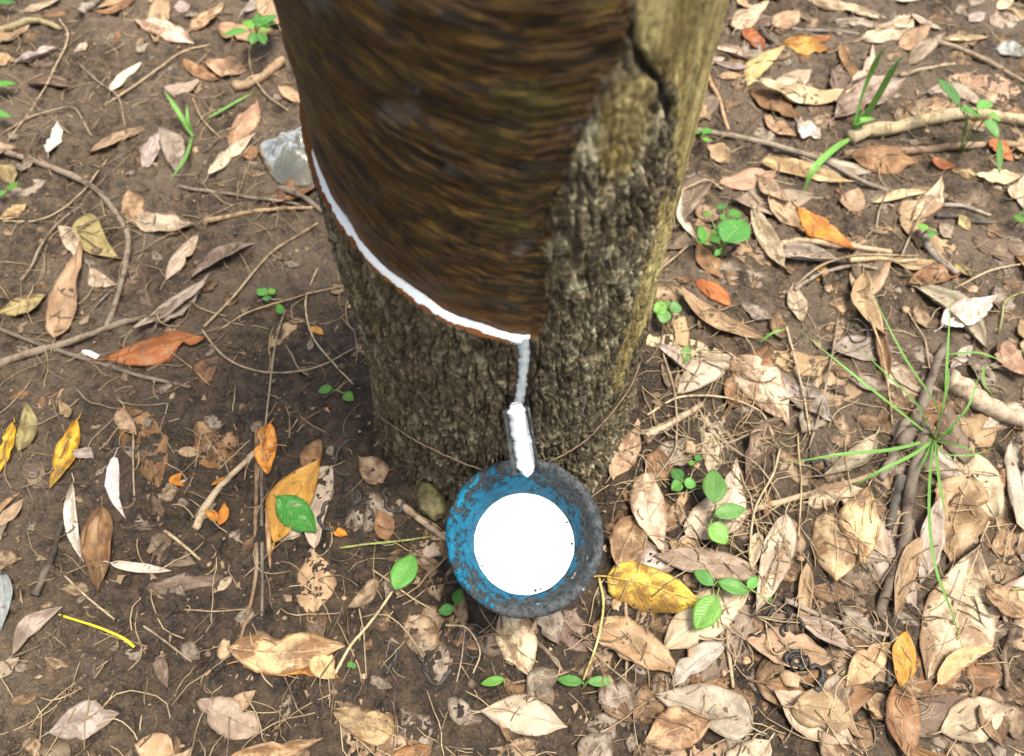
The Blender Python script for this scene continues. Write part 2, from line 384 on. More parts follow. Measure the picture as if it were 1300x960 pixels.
Zg = ground_z(Xg, Yg)
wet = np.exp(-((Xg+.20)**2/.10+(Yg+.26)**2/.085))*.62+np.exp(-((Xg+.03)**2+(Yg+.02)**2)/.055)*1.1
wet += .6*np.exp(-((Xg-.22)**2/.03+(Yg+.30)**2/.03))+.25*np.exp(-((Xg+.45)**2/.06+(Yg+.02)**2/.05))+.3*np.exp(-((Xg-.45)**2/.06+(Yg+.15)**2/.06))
nx, ny = Xg.shape
idx = np.arange(nx*ny).reshape(nx, ny)
Qg = np.stack([idx[:-1, :-1], idx[1:, :-1], idx[1:, 1:], idx[:-1, 1:]], -1).reshape(-1, 4)
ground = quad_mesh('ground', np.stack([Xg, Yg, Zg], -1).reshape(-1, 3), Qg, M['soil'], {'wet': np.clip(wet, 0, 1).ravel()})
link(ground); ground['kind'] = 'structure'
i0 = int(np.argmin(abs(ax_-gx[0]))); j0 = int(np.argmin(abs(ay_-gy[0])))
HM = Zg[i0:i0+len(gx), j0:j0+len(gy)].copy()
G0 = HM.copy()
def hm(x, y, H=None):
    H = HM if H is None else H
    fx = np.clip((np.asarray(x)-gx[0])/STEP, 0, len(gx)-1.001); fy = np.clip((np.asarray(y)-gy[0])/STEP, 0, len(gy)-1.001)
    i, j = fx.astype(int), fy.astype(int); a, b = fx-i, fy-j
    return (H[i, j]*(1-a)+H[i+1, j]*a)*(1-b)+(H[i, j+1]*(1-a)+H[i+1, j+1]*a)*b
def hm_raise(P):
    i = np.round((P[:, 0]-gx[0])/STEP).astype(int); j = np.round((P[:, 1]-gy[0])/STEP).astype(int)
    k = (i >= 0) & (i < len(gx)) & (j >= 0) & (j < len(gy))
    np.maximum.at(HM, (i[k], j[k]), P[k, 2])

# ------------------------------------------------------------------ rubber tree
phd = np.arange(R_(-104), R_(104), .0010/RT); phb = np.linspace(R_(104), R_(256), 60)
ph = np.concatenate([phd, phb[:-1]])                       # closed ring
zz = np.concatenate([np.arange(-.06, .70, .00105), .70+np.linspace(.004, 1.0, 70)**1.3*1.9])
PH, ZZ = np.meshgrid(ph, zz, indexing='ij')
PHw = (PH+math.pi) % (2*math.pi)-math.pi
def tr(pts): return np.array([ontrunk(*p) for p in pts])
cut = tr([(391, 180), (396, 200), (403, 225), (418, 258), (440, 295), (470, 332), (505, 366), (545, 394), (590, 414), (630, 428), (668, 437)])
cut = cut[np.argsort(cut[:, 0])]
cpf = np.polyfit(cut[:, 0], cut[:, 1], 3); cph = np.linspace(cut[0, 0], cut[-1, 0], 80); cut = np.column_stack([cph, np.polyval(cpf, cph)])
sl = (cut[1, 1]-cut[0, 1])/(cut[1, 0]-cut[0, 0]); sl = min(max(sl, -.10), -.03)
ext = np.array([[cut[0, 0]-k, cut[0, 1]-sl*k] for k in (1.4, .9, .5, .2)])
cutE = np.vstack([ext, cut])
def zcut(p): return np.interp(p, cutE[:, 0], cutE[:, 1])
PHI_END = cut[-1, 0]
X0, Y0 = RT*np.sin(PHw), -RT*np.cos(PHw)
S0 = RT*PHw
jit = .0025*perlin(X0*60, Y0*60, ZZ*60)
# right border of the panel
bpx = tr([(684, 442), (694, 400), (697, 340), (700, 290), (712, 245), (728, 205), (745, 150), (770, 105), (792, 80), (800, 40), (802, 0)])
bo = np.argsort(bpx[:, 1]); phiR = np.interp(ZZ, bpx[bo, 1], bpx[bo, 0])
zc = zcut(PHw)
dR = (phiR-PHw)*RT+jit*1.8+.004*perlin(X0*25, Y0*25, ZZ*9); dC = ZZ-zc
csl = 1/np.sqrt(1+(np.gradient(zcut(np.linspace(-3.2, 3.2, 1281)), 6.4/1280)/RT)**2); csl = np.interp(PHw, np.linspace(-3.2, 3.2, 1281), csl)
dCp = dC*csl
panel = np.minimum(sst(-.014, .010, dR), sst(-.0013, .0013, dCp))
panel *= (PHw > cutE[0, 0]+.1)
def inpoly(poly, A, B):
    r = np.zeros(A.shape, bool); n = len(poly)
    for i in range(n):
        x1, y1 = poly[i]; x2, y2 = poly[(i+1) % n]
        c = ((y1 > B) != (y2 > B)); 
        with np.errstate(divide='ignore', invalid='ignore'): t = (x2-x1)*(B-y1)/(y2-y1+1e-12)+x1
        r ^= c & (A < t)
    return r
def blur(a, n):
    k = np.ones(2*n+1)/(2*n+1)
    b = np.cumsum(np.pad(a, ((n+1, n), (0, 0)), mode='edge'), 0); a = (b[2*n+1:]-b[:-2*n-1])/(2*n+1)
    b = np.cumsum(np.pad(a, ((0, 0), (n+1, n)), mode='edge'), 1); return (b[:, 2*n+1:]-b[:, :-2*n-1])/(2*n+1)
wa = .02*perlin(X0*55, Y0*55, ZZ*30); wb = .004*perlin(X0*55+5, Y0*55, ZZ*30)
T = lambda l: [tuple(v) for v in tr(l)]
heal1 = T([(742, 150), (745, 215), (775, 235), (805, 225), (826, 180), (838, 130), (825, 95), (800, 80), (752, 95)])
heal2 = T([(800, 0), (803, 40), (838, 92), (862, 108), (855, 178)])+[(R_(84), .30), (R_(104), .42), (R_(104), .9), (R_(40), .9)]
heal3 = T([(838, 240), (815, 330), (800, 380), (775, 470), (771, 505)])+T([(786, 500), (806, 440)])+[(R_(80), .25), (R_(80), .36)]
healed = np.zeros(PH.shape)
for pl, am in ((heal1, .62), (heal2, 1.), (heal3, .66)): healed = np.maximum(healed, am*inpoly(pl, PHw+wa, ZZ+wb))
healed = blur(healed, 11)
healed *= 1-panel
# dark knot line
kn = tr([(806, 45), (818, 82), (838, 104), (847, 140), (846, 172), (832, 205), (822, 232), (806, 262), (800, 285)])
kd = np.full(PH.shape, 9.)
for a, b in zip(kn[:-1], kn[1:]):
    a = np.array([a[0]*RT, a[1]]); b = np.array([b[0]*RT, b[1]]); ab = b-a
    t = np.clip(((S0-a[0])*ab[0]+(ZZ-a[1])*ab[1])/(ab@ab), 0, 1)
    kd = np.minimum(kd, np.hypot(S0-a[0]-t*ab[0], ZZ-a[1]-t*ab[1]))
kw = np.maximum(.0022+.0034*perlin(X0*90, Y0*90, ZZ*70), .0006)
knot = sst(kw*1.7, kw*.4, kd)
# vertical groove from the cut to the spout
gv = tr([(664, 436), (667, 455), (664, 485), (659, 517)])
gphi = np.interp(ZZ, gv[::-1, 1], gv[::-1, 0]); gd = abs(PHw-gphi)*RT
groove = sst(.0075, .0035, gd)*sst(gv[-1, 1]-.012, gv[-1, 1]-.004, ZZ)*(ZZ < gv[0, 1]+.004)*(1-panel)
# relief
wq = .0045*perlin(X0*34, Y0*34, ZZ*34)
n1 = perlin((X0+wq)*165, (Y0+wq)*165, (ZZ)*52); n2 = perlin((X0-wq)*300, (Y0+wq)*300, ZZ*120+3)
n3 = perlin(X0*120+4, Y0*120, ZZ*230+wq*400)
wu = .0032*perlin(X0*60, Y0*60, ZZ*45)+.0016*perlin(X0*160, Y0*160, ZZ*90); wv = .006*perlin(X0*50+7, Y0*50, ZZ*40)
f1, f2, plate = worley((S0+wu*1.6)*225, (ZZ+wv)*33)
g1, g2, plate2 = worley((S0+wu)*330+9, (ZZ+wv)*120)
wz = .0022*perlin(X0*45, Y0*45, ZZ*95)
na_ = perlin((X0+wz)*118, (Y0+wz)*118, ZZ*21+2); nb2 = perlin((X0-wz)*92+5, (Y0-wz)*92, ZZ*34+7)
barkh = .0062*(np.minimum(sst(.0, .17, abs(na_)), .30+.70*sst(.0, .12, abs(nb2)))-.65)+.0008*(sst(0, .3, f2-f1)-.5)+.0007*(sst(0, .4, g2-g1)-.5)-.0022*sst(.22, .5, n3)+.0010*(plate-.5)+.0012*(sst(-.3, .3, n2)-.5)
barkh += .0005*perlin(X0*620, Y0*620, ZZ*420)+.003*perlin(X0*11, Y0*11, ZZ*7)
barkh *= (.85+.45*perlin(X0*16, Y0*16, ZZ*14))
barkh *= 1-.8*groove
slant = ZZ-zc*(.97-.35*sst(.05, .3, dC))
barkh *= .25+.75*sst(.002, .014, abs(dC)+(PHw > PHI_END+.05))
gw = .0015*perlin(S0*30, ZZ*60, 5.)
gw = gw+.004*perlin(S0*14, ZZ*22, 3.)
panh = .0007*perlin(S0*26, (slant+gw)*190, 1.5)+.0006*(abs(perlin(S0*16, (slant+gw)*330, 2.5))-.3)*(1+perlin(X0*20, Y0*20, ZZ*30))+.0026*perlin(X0*30, Y0*30, ZZ*70)+.0016*np.minimum(perlin(S0*35, slant*70, 7.7)+.1, 0)
healh = .0016*perlin(X0*70, Y0*70, ZZ*16)+.0008*perlin(X0*240, Y0*240, ZZ*60)
rec = .0046-.0012*sst(.02, .20, dC)
big = .004*perlin(X0*5, Y0*5, ZZ*3)*sst(.0, .15, ZZ)
flare = .020*np.exp(-np.maximum(ZZ, -.02)/.035)*(1+.35*np.sin(PHw*4+.8))
taper = -.012*np.clip((ZZ-.7)/1.5, 0, 1)
Rr = RT+big+flare+taper+barkh*(1-panel)*(1-.85*healed)+panel*(panh-rec)+healed*(healh-.0012)-.0030*knot-.0030*groove
lip = np.exp(-((dC+.004)/.003)**2)*(PHw < PHI_END)*(1-panel)
Rr += .0012*lip
ledge = sst(.0019, .0008, abs(dCp+.0010+.0008*perlin(S0*90, 2., 0.)))*sst(PHI_END+.035, PHI_END+.0, PHw)
fresh = panel*np.exp(-np.maximum(dC-.001, 0)/.0085)*np.clip(.75+.8*perlin(S0*40, ZZ*60, 1.1), 0, 1)
fresh = np.maximum(fresh, .9*np.exp(-(((PHw-tr([(688, 420)])[0, 0])*RT)**2+(ZZ-tr([(688, 420)])[0, 1])**2)/.00003))
wetb = np.clip(sst(.022, .003, gd)*(ZZ < gv[0, 1])*(ZZ > .05)*.75+.9*sst(.055, -.02, ZZ+.02*perlin(X0*20, Y0*20, ZZ*20))+.55*sst(-.03, .0, -abs(S0-.022))*sst(.10, .16, ZZ)*sst(.36, .30, ZZ), 0, 1)
mossy = np.clip(sst(-.02, -.11, S0+.03*perlin(X0*12, Y0*12, ZZ*12)), 0, 1)
def trunk_r(phi, z):
    i = int(np.argmin(abs((ph+math.pi) % (2*math.pi)-math.pi-phi))); j = int(np.argmin(abs(zz-z))); return Rr[i, j]
lean = lambda z: .0
VT = np.stack([Rr*np.sin(PHw), -Rr*np.cos(PHw), ZZ], -1)
na, nb_ = PH.shape; idt = np.arange(na*nb_).reshape(na, nb_); idn = np.roll(idt, -1, 0)
QT = np.stack([idt[:, :-1], idn[:, :-1], idn[:, 1:], idt[:, 1:]], -1).reshape(-1, 4)
fm = lambda a: a.ravel()[QT].mean(1)
attrs = dict(panel=panel, healed=healed, fresh=fresh, knot=knot, ledge=ledge, wetb=wetb, mossy=mossy, plate=plate*.6+plate2*.4)
uvc = np.stack([S0, slant], -1).reshape(-1, 2)
tree = empty('rubber_tree', (0, 0, 0))
tag(tree, 'thick rubber tree trunk scored by a slanting tapping cut', 'tree')
fl, fp, fh = fm(ledge) > .5, fm(panel) > .5, fm(healed) > .5
part_masks = [('tapping_cut', fl, 'orange fresh cut edge of bark'), ('tapping_panel', fp & ~fl, 'dark stained shaved wood above the cut'),
              ('healed_wood', fh & ~fp & ~fl, 'smooth yellowish healed wood'), ('bark', ~(fl | fp | fh), 'rough grey-brown fissured bark')]
for nm, mk, lb in part_masks:
    q = QT[mk]; used = np.unique(q); rm = np.full(na*nb_, -1); rm[used] = np.arange(len(used))
    o = quad_mesh(nm, VT.reshape(-1, 3)[used], rm[q], M['trunk'], {k: a.ravel()[used] for k, a in attrs.items()}, {'cut': uvc[used]})
    link(o, tree); o['label'] = lb
top = VT[:, -1, :]
mesh_obj('trunk_top', np.vstack([top, [[0, 0, top[0, 2]+.01]]]), [(i, (i+1) % na, na) for i in range(na)], M['trunk'], tree, False)
hm_r = np.hypot(*np.meshgrid(gx, gy, indexing='ij'))
HM[hm_r < RT+.006] = np.maximum(HM[hm_r < RT+.006], .006)

def surf(phi, z, off=0.0):
    r = trunk_r(phi, z)+off; return np.array([r*math.sin(phi), -r*math.cos(phi), z])
# latex along the cut
n = 150
lp = np.linspace(cut[0, 0]-.02, PHI_END+.012, n); V = []; K = 9
sm = lambda a: np.convolve(np.pad(a, 6, mode='edge'), np.ones(13)/13, 'valid')
BBs = sm(np.array([trunk_r(p, float(zcut(p))-.006) for p in lp])); PPs = sm(np.array([trunk_r(p, float(zcut(p))+.007) for p in lp]))
for i, p in enumerate(lp):
    z = float(zcut(p)); t = i/(n-1)
    bb = BBs[i]; pp_ = PPs[i]
    if p > PHI_END-.02: pp_ = bb-.009
    r0, r1 = pp_-.001, max(bb-.0006, pp_+.004)-.0008*(1+perlin(p*40, 3.3, 0.))
    r1 = max(r1, r0+.005); wob = .0009*perlin(p*70, .5, 0.); fade = min(1, (1-t)*40+.35)*min(1, t*6+.3)
    for k in range(K):
        f = k/(K-1); rr = r0+(r1-r0)*(.5+(f-.5)*fade)
        zt = z+.0022*(1-f)**1.2+.0010+.0017*math.sin(math.pi*f)*fade+wob*(1-f)-.0022*f
        V.append((rr*math.sin(p), -rr*math.cos(p), zt))
    V.append((r1*math.sin(p), -r1*math.cos(p), z-.0045)); V.append((r0*math.sin(p), -r0*math.cos(p), z-.0045))
m = K+2
F = [(i*m+j, (i+1)*m+j, (i+1)*m+(j+1) % m, i*m+(j+1) % m) for i in range(n-1) for j in range(m)]
F += [tuple(range(m)), tuple((n-1)*m+j for j in range(m))[::-1]]
lt = empty('latex_trail', surf(PHI_END, gv[0, 1]))
tag(lt, 'white latex running down the slanting cut and groove to the spout', 'latex')
o = mesh_obj('cut_flow', V, F, M['latex'], lt, loc=np.array(lt.location))
# thin latex in the groove
gz_ = np.linspace(gv[0, 1]+.0025, gv[-1, 1]-.003, 70); V = []; K = 7
GR = sm(np.array([max(trunk_r(float(np.interp(z, gv[::-1, 1], gv[::-1, 0]))+f, z) for f in (-.028, -.014, 0, .014, .028)) for z in gz_]))-.0004
for i, z in enumerate(gz_):
    p = float(np.interp(z, gv[::-1, 1], gv[::-1, 0])); hw = (.0042+.0020*perlin(z*160, 1.2, 0.)+.0016*max(0, 1-i/9))/RT
    for k in range(K):
        f = k/(K-1)*2-1; q = p+f*hw; rr = GR[i]
        V.append(((rr+.0011*(1-f*f)+.0004)*math.sin(q), -(rr+.0011*(1-f*f)+.0004)*math.cos(q), z))
    for f in (1, -1):
        q = p+f*hw; V.append(((rr-.003)*math.sin(q), -(rr-.003)*math.cos(q), z))
m = K+2
F = [(i*m+j, (i+1)*m+j, (i+1)*m+(j+1) % m, i*m+(j+1) % m) for i in range(len(gz_)-1) for j in range(m)]+[tuple(range(m)), tuple((len(gz_)-1)*m+j for j in range(m))[::-1]]
mesh_obj('groove_flow', V, F, M['latex_thin'], lt, loc=np.array(lt.location))['label'] = 'thin bluish film of latex in the groove'

# ------------------------------------------------------------------ cup
CUPZ = .138; cc = onplane(666, 679, CUPZ); TILT = R_(12)
cup = empty('latex_cup', cc); cup.rotation_euler = (TILT, 0, 0)
tag(cup, 'round cup with worn blue paint catching latex below the spout', 'cup')
prof_out = [(0.0005, -.118), (.030, -.1185), (.040, -.117), (.0435, -.112), (.0485, -.08), (.0535, -.05), (.0585, -.026), (.0622, -.014)]
prof_rim = [(.0622, -.014), (.0660, -.0105), (.0686, -.0065), (.0689, -.0030), (.0676, -.0004), (.0650, .0008), (.0625, .0005), (.0602, -.0012), (.0585, -.0040)]
prof_in = [(.0585, -.0040), (.0565, -.0085), (.0525, -.015), (.0488, -.022), (.0458, -.030), (.0430, -.042), (.038, -.075), (.034, -.105), (.0005, -.108)]
def cup_part(name, prof, ins):
    pr = catmull(np.array(prof), 30 if ins else 24)
    V, F = lathe(pr, 128)
    a = np.arctan2(V[:, 1], V[:, 0]); d = 1+.010*perlin(np.cos(a)*2+4, np.sin(a)*2, V[:, 2]*20)+.008*perlin(np.cos(a)*9, np.sin(a)*9, V[:, 2]*160)
    V[:, :2] *= d[:, None]; V[:, 2] += .0010*perlin(np.cos(a)*5, np.sin(a)*5, 6.)+.0006*perlin(np.cos(a)*16, np.sin(a)*16, 2.)
    o = mesh_obj(name, V, F, M['cup'], cup)
    at = o.data.attributes.new('inside', 'FLOAT', 'POINT'); at.data.foreach_set('value', np.full(len(V), ins, np.float32)); return o
cup_part('outer_wall', prof_out, 0.); cup_part('rim', prof_rim, .35); cup_part('inner_wall', prof_in, 1.)
Rx = np.array([[1, 0, 0], [0, math.cos(TILT), -math.sin(TILT)], [0, math.sin(TILT), math.cos(TILT)]])
pin = catmull(np.array(prof_in), 200); LEVEL = cc[2]-.0315
V = [(0, 0, LEVEL)]; NB = 120; rings = 10
bd = []
for k in range(NB):
    a = k*2*math.pi/NB
    W = (Rx@np.stack([pin[:, 0]*math.cos(a), pin[:, 0]*math.sin(a), pin[:, 1]])).T+cc
    i = int(np.argmax(W[:, 2] < LEVEL)); f = (W[i-1, 2]-LEVEL)/(W[i-1, 2]-W[i, 2]+1e-12); bd.append(W[i-1]+f*(W[i]-W[i-1]))
bd = np.array(bd); ctr = bd.mean(0); V = [ctr]
for r in range(1, rings+1):
    f = r/rings
    for k in range(NB):
        g = 1.003+.010*perlin(math.cos(k*.0524)*6, math.sin(k*.0524)*6, 3.) if r == rings else 1.
        q = ctr+(bd[k]-ctr)*f*g; q[2] = LEVEL+.0007*f**6; V.append(q)
F = [(0, 1+k, 1+(k+1) % NB) for k in range(NB)]+[(1+(r-1)*NB+k, 1+r*NB+k, 1+r*NB+(k+1) % NB, 1+(r-1)*NB+(k+1) % NB) for r in range(1, rings) for k in range(NB)]
o = mesh_obj('latex_pool', V, F, M['latex_pool'], loc=ctr); tag(o, 'pool of fresh white latex filling the blue cup', 'latex')
# bark specks floating at the edge of the pool
for k, (x, y, s_) in enumerate([(728, 660, .0013), (729, 692, .0016), (612, 674, .0011), (620, 706, .0011), (624, 712, .0012), (679, 742, .0017), (684, 741, .0012), (618, 703, .0009)]):
    p = onplane(x, y, LEVEL); dd_ = bd-ctr; kb = int(np.argmax((dd_@(p-ctr))/np.linalg.norm(dd_, axis=1))); p = ctr+dd_[kb]*(.955 if k != 7 else .90); s_ *= .8; V, F = tube(catmull([p+[-s_, 0, .0003], p+[0, s_*.3, .0012], p+[s_*.9, s_*.5, .0003]], 5), [s_*.3, s_*.8, s_, s_*.7, s_*.3], 6, .5)
    o = mesh_obj('bark_speck', V, F, M['strip'], loc=p); tag(o, 'tiny dark bark speck floating on the latex pool', 'speck', 'bark specks on the latex')
# ------------------------------------------------------------------ spout
sa = onplane(655, 515, ontrunk(655, 515)[1]+.012); sb = onplane(668.5, 600, CUPZ+.060)
ax = (sb-sa); L = np.linalg.norm(ax); ax /= L
sx = np.array([1., 0, 0]); sx -= ax*(sx@ax); sx /= np.linalg.norm(sx); su = np.cross(sx, ax)
if su[2] < 0: su = -su
def gutter(w0, w1, dep, n=24, K=13, thick=.0011):
    V = []
    for i in range(n):
        t = i/(n-1); hw = w0+(w1-w0)*t
        c = sa+ax*(L*t)-su*.004*math.sin(t*math.pi)
        for lay in (0, 1):
            for k in range(K):
                f = k/(K-1)*2-1; x = hw*(math.sin(f*1.35)/math.sin(1.35)); y = dep*(abs(f)**2.2)
                nn = .0005*perlin(t*9, f*3+lay, 4.)
                e = -.004*t*0+(-.003*abs(f) if i == n-1 else 0)
                V.append(c+sx*(x*(1-.08*lay))+su*(y-lay*thick+nn)+ax*e)
    m = 2*K; F = []
    for i in range(n-1):
        for k in range(K-1):
            a, b = i*m+k, (i+1)*m+k
            F.append((a, a+1, b+1, b)); F.append((a+K, b+K, b+K+1, a+K+1))
        for k in (0, K-1): F.append((i*m+k, (i+1)*m+k, (i+1)*m+k+K, i*m+k+K))
    for i in (0, n-1):
        for k in range(K-1): F.append((i*m+k, i*m+k+1, i*m+k+K+1, i*m+k+K))
    return V, F
sp = empty('spout', sa); tag(sp, 'dark metal spout pushed into the bark above the cup', 'spout')
V, F = gutter(.0096, .0104, .0066); mesh_obj('gutter', V, F, M['spout'], sp, loc=sa)
V, F = tube(catmull([sa+sx*0.0099+su*.0072-ax*.001, sa+sx*0.0102+su*.0074+ax*L*.5, sa+sx*0.0109+su*.0074+ax*L*.97], 20), .0011, 8); mesh_obj('folded_edge', V, F, M['spout'], sp, loc=sa)
V, F = tube(catmull([sa-sx*0.0099+su*.0072-ax*.001, sa-sx*0.0102+su*.0074+ax*L*.5, sa-sx*0.0109+su*.0074+ax*L*.97], 20), .0011, 8); mesh_obj('folded_edge', V, F, M['spout'], sp, loc=sa)
# latex lying in the spout
n, K = 60, 11; V = []
for i in range(n):
    t = i/(n-1); c = sa+ax*(L*(t*1.06-.05))-su*.004*math.sin(min(t, 1)*math.pi)
    e = .0082*(1+.16*perlin(t*22, 1., 0.)) if t < .9 else .0082*(math.sqrt(max(0, 1-((t-.9)/.1)**2))*.75+.12)
    e *= min(1., .45+t*5); off = .0012*perlin(t*6, 7., 0.)+.0006*t
    for k in range(K):
        f = k/(K-1)*2-1; asym = 1+.14*perlin(t*12, 9.+(f > 0)*5, 0.)
        V.append(c+sx*(off+e*f*asym)+su*(.0028+.0040*(1-abs(f)**3)*(1 if t < .93 else .8)*min(1., .15+t*9)))
    V.append(c+sx*(off+e*.8)+su*.0006); V.append(c+sx*(off-e*.8)+su*.0006)
m = K+2; F = [(i*m+j, (i+1)*m+j, (i+1)*m+(j+1) % m, i*m+(j+1) % m) for i in range(n-1) for j in range(m)]+[tuple(range(m))[::-1], tuple((n-1)*m+j for j in range(m))]
o = mesh_obj('latex_stream', V, F, M['latex'], loc=sa); tag(o, 'thick white strip of latex lying in the metal spout', 'latex')
# ------------------------------------------------------------------ wire loop round the trunk
wp = tr([(487, 516), (515, 540), (560, 566), (616, 590), (655, 597), (690, 581), (722, 566), (753, 543), (775, 515)])
pf = np.linspace(-math.pi, math.pi, 220); zw = np.interp(pf, np.concatenate([[-math.pi], wp[:, 0], [math.pi]]), np.concatenate([[.17], wp[:, 1], [.17]]))
kk = np.ones(9)/9; zw[8:-8] = np.convolve(zw, kk, 'same')[8:-8]
P = [np.array(surf(a, z, .0024)) for a, z in zip(pf, zw)]; P = np.array(P)
rr = np.hypot(P[:, 0], P[:, 1]); rs = np.convolve(np.pad(rr, 6, mode='wrap'), np.ones(13)/13, 'valid'); rs = np.maximum(rs, rr-.001)+.0004
P[:, 0] *= rs/rr; P[:, 1] *= rs/rr
V, F = tube(P, .0009, 6); o = mesh_obj('wire_loop', V, F, M['wire'], loc=P[110]); tag(o, 'thin wire looped round the trunk behind the blue cup', 'wire')

# ------------------------------------------------------------------ litter builders
COL = dict(cream=(.66, .52, .36), pale=(.54, .43, .32), tan=(.40, .275, .16), grey=(.40, .335, .285), mauve=(.34, .265, .205), white=(.66, .60, .52),
           rust=(.40, .125, .03), orange=(.70, .27, .03), ochre=(.52, .26, .04), yellow=(.80, .47, .02), olive=(.36, .30, .12), olyel=(.66, .48, .06),
           brown=(.25, .13, .055), mud=(.17, .12, .085), dark=(.075, .055, .045), pink=(.47, .30, .18), gold=(.56, .40, .19), blue=(.34, .36, .37))
def leaf_mesh(bp, tp, width, curl, seed, nu=19, nv=11, shape=None, thick=.0006, base_h=0., tip_h=0.):
    """bp, tp world XY of base and tip; returns world vertices, faces, uv"""
    rg = np.random.default_rng(seed)
    bp, tp = np.asarray(bp[:2], float), np.asarray(tp[:2], float)
    d = tp-bp; Ln = np.linalg.norm(d)+1e-9; d /= Ln; s = np.array([-d[1], d[0]])
    t = np.linspace(0, 1, nu); v = np.linspace(-1, 1, nv)
    pw = rg.uniform(.62, 1.12) if shape is None else shape
    wt = np.sin(np.pi*np.clip(t, 0, 1)**pw)**rg.uniform(.60, 1.0)
    wt = wt*(1-.25*sst(.75, 1, t)); wt[0] = .03; wt[-1] = .02
    TT, VV = np.meshgrid(t, v, indexing='ij')
    rag = 1+.13*perlin(TT*4+seed*.37, np.sign(VV)*3+seed*.11, 0.)+.07*perlin(TT*13+seed*.7, np.sign(VV)*5., 1.)
    if curl in 'bw': rag = rag+.16*perlin(TT*8+seed, np.sign(VV)*4., 2.)
    if shape is None:
        rag = rag*(1+rg.normal()*.09*np.sign(VV))
        for _ in range(rg.integers(0, 3)):
            tn, sn, dn = rg.uniform(.2, .95), rg.choice([-1, 1]), rg.uniform(.15, .6)
            rag = rag-(np.sign(VV) == sn)*dn*np.exp(-((TT-tn)/rg.uniform(.03, .09))**2)
        rag = np.maximum(rag, .12)
    Wd = width/2*wt[:, None]*rag
    bend = rg.normal()*.075*Ln
    cx = bp[0]+d[0]*TT*Ln+s[0]*bend*np.sin(np.pi*TT); cy = bp[1]+d[1]*TT*Ln+s[1]*bend*np.sin(np.pi*TT)
    lat = VV*Wd; h = np.zeros_like(TT); av = abs(VV)
    k = {'f': .10, 'b': .0, 'c': .42, 'd': -.38, 'v': .75, 'r': 1.0, 'w': .2}[curl]*rg.uniform(.75, 1.25)
    if curl == 'r':
        ang = VV*1.45; lat = np.sin(ang)*Wd*.62; h = (1-np.cos(ang))*Wd*.8
    elif curl == 'v': lat = VV*Wd*.8; h = av*Wd*k
    elif curl != 'b': h = VV**2*Wd*k
    along = {'f': .02, 'b': 0, 'c': .07, 'd': -.05, 'v': .05, 'r': .03, 'w': .07}[curl]*Ln*rg.uniform(.3, 1.4)
    h = h+along*((TT-.5)*2)**2+rg.normal()*.10*width*VV*(TT-.5)*(curl != 'b')
    ra = {'f': .09, 'b': .012, 'c': .11, 'd': .11, 'v': .10, 'r': .08, 'w': .24}[curl]*width
    h = h+ra*perlin(TT*3.5+seed, VV*1.3+seed*.3, .0)+ra*.5*perlin(TT*8+seed, VV*2.5, 3.)-.022*width*np.exp(-(VV/.12)**2)
    X = cx+s[0]*lat; Y = cy+s[1]*lat
    Z0 = hm(X, Y)
    if curl == 'b':
        G = hm(X, Y, G0); Z = np.maximum(Z0, G)+.0007+.0016*perlin(X*60, Y*60, .3)*.6
        Z = np.where(Z0-G < .002, Z-.0011+.0022*(perlin(X*45+seed, Y*45, 0.)+.25), Z)
    else:
        A = np.stack([np.ones(TT.size), X.ravel(), Y.ravel()], 1); c, *_ = np.linalg.lstsq(A, Z0.ravel(), rcond=None)
        pl = (A@c).reshape(TT.shape); Z = pl+h
        Z += np.quantile(Z0-Z, .88)
        Z = np.maximum(Z, Z0+.0009)
    Z = Z+base_h*(1-TT)+tip_h*TT
    top = np.stack([X, Y, Z+thick*.5], -1).reshape(-1, 3); bot = np.stack([X, Y, Z-thick*.5], -1).reshape(-1, 3)
    ID = np.arange(nu*nv).reshape(nu, nv); o = nu*nv; F = []
    for i in range(nu-1):
        for j in range(nv-1):
            a, b, c_, e = ID[i, j], ID[i+1, j], ID[i+1, j+1], ID[i, j+1]
            F.append((int(a), int(b), int(c_), int(e))); F.append((int(a+o), int(e+o), int(c_+o), int(b+o)))
    ring = list(ID[:, 0])+list(ID[-1, 1:])+list(ID[-2::-1, -1])+list(ID[0, -2:0:-1])
    for a, b in zip(ring, ring[1:]+ring[:1]): F.append((int(b), int(a), int(a+o), int(b+o)))
    uv = np.stack([TT, VV*.5+.5], -1).reshape(-1, 2); uv = np.vstack([uv, uv])
    return top, bot, F, uv, ID
def place_leaf(r, bx, by, tx, ty, w, col, curl, label, cat='leaf', group=None, blotch=None, name='dead_leaf', mat='leaf', seed=None, stalk=True, settle=True, **kw):
    p0, p1 = pix(r, bx, by), pix(r, tx, ty); z0 = .004
    b, t = onplane(*p0, z0), onplane(*p1, z0)
    wm = w*REG[r][2]*scale_at((p0[0]+p1[0])/2, (p0[1]+p1[1])/2)
    return leaf_world(b, t, wm, col, curl, label, cat, group, blotch, name, mat, seed, stalk, settle, **kw)
SEED = [100]
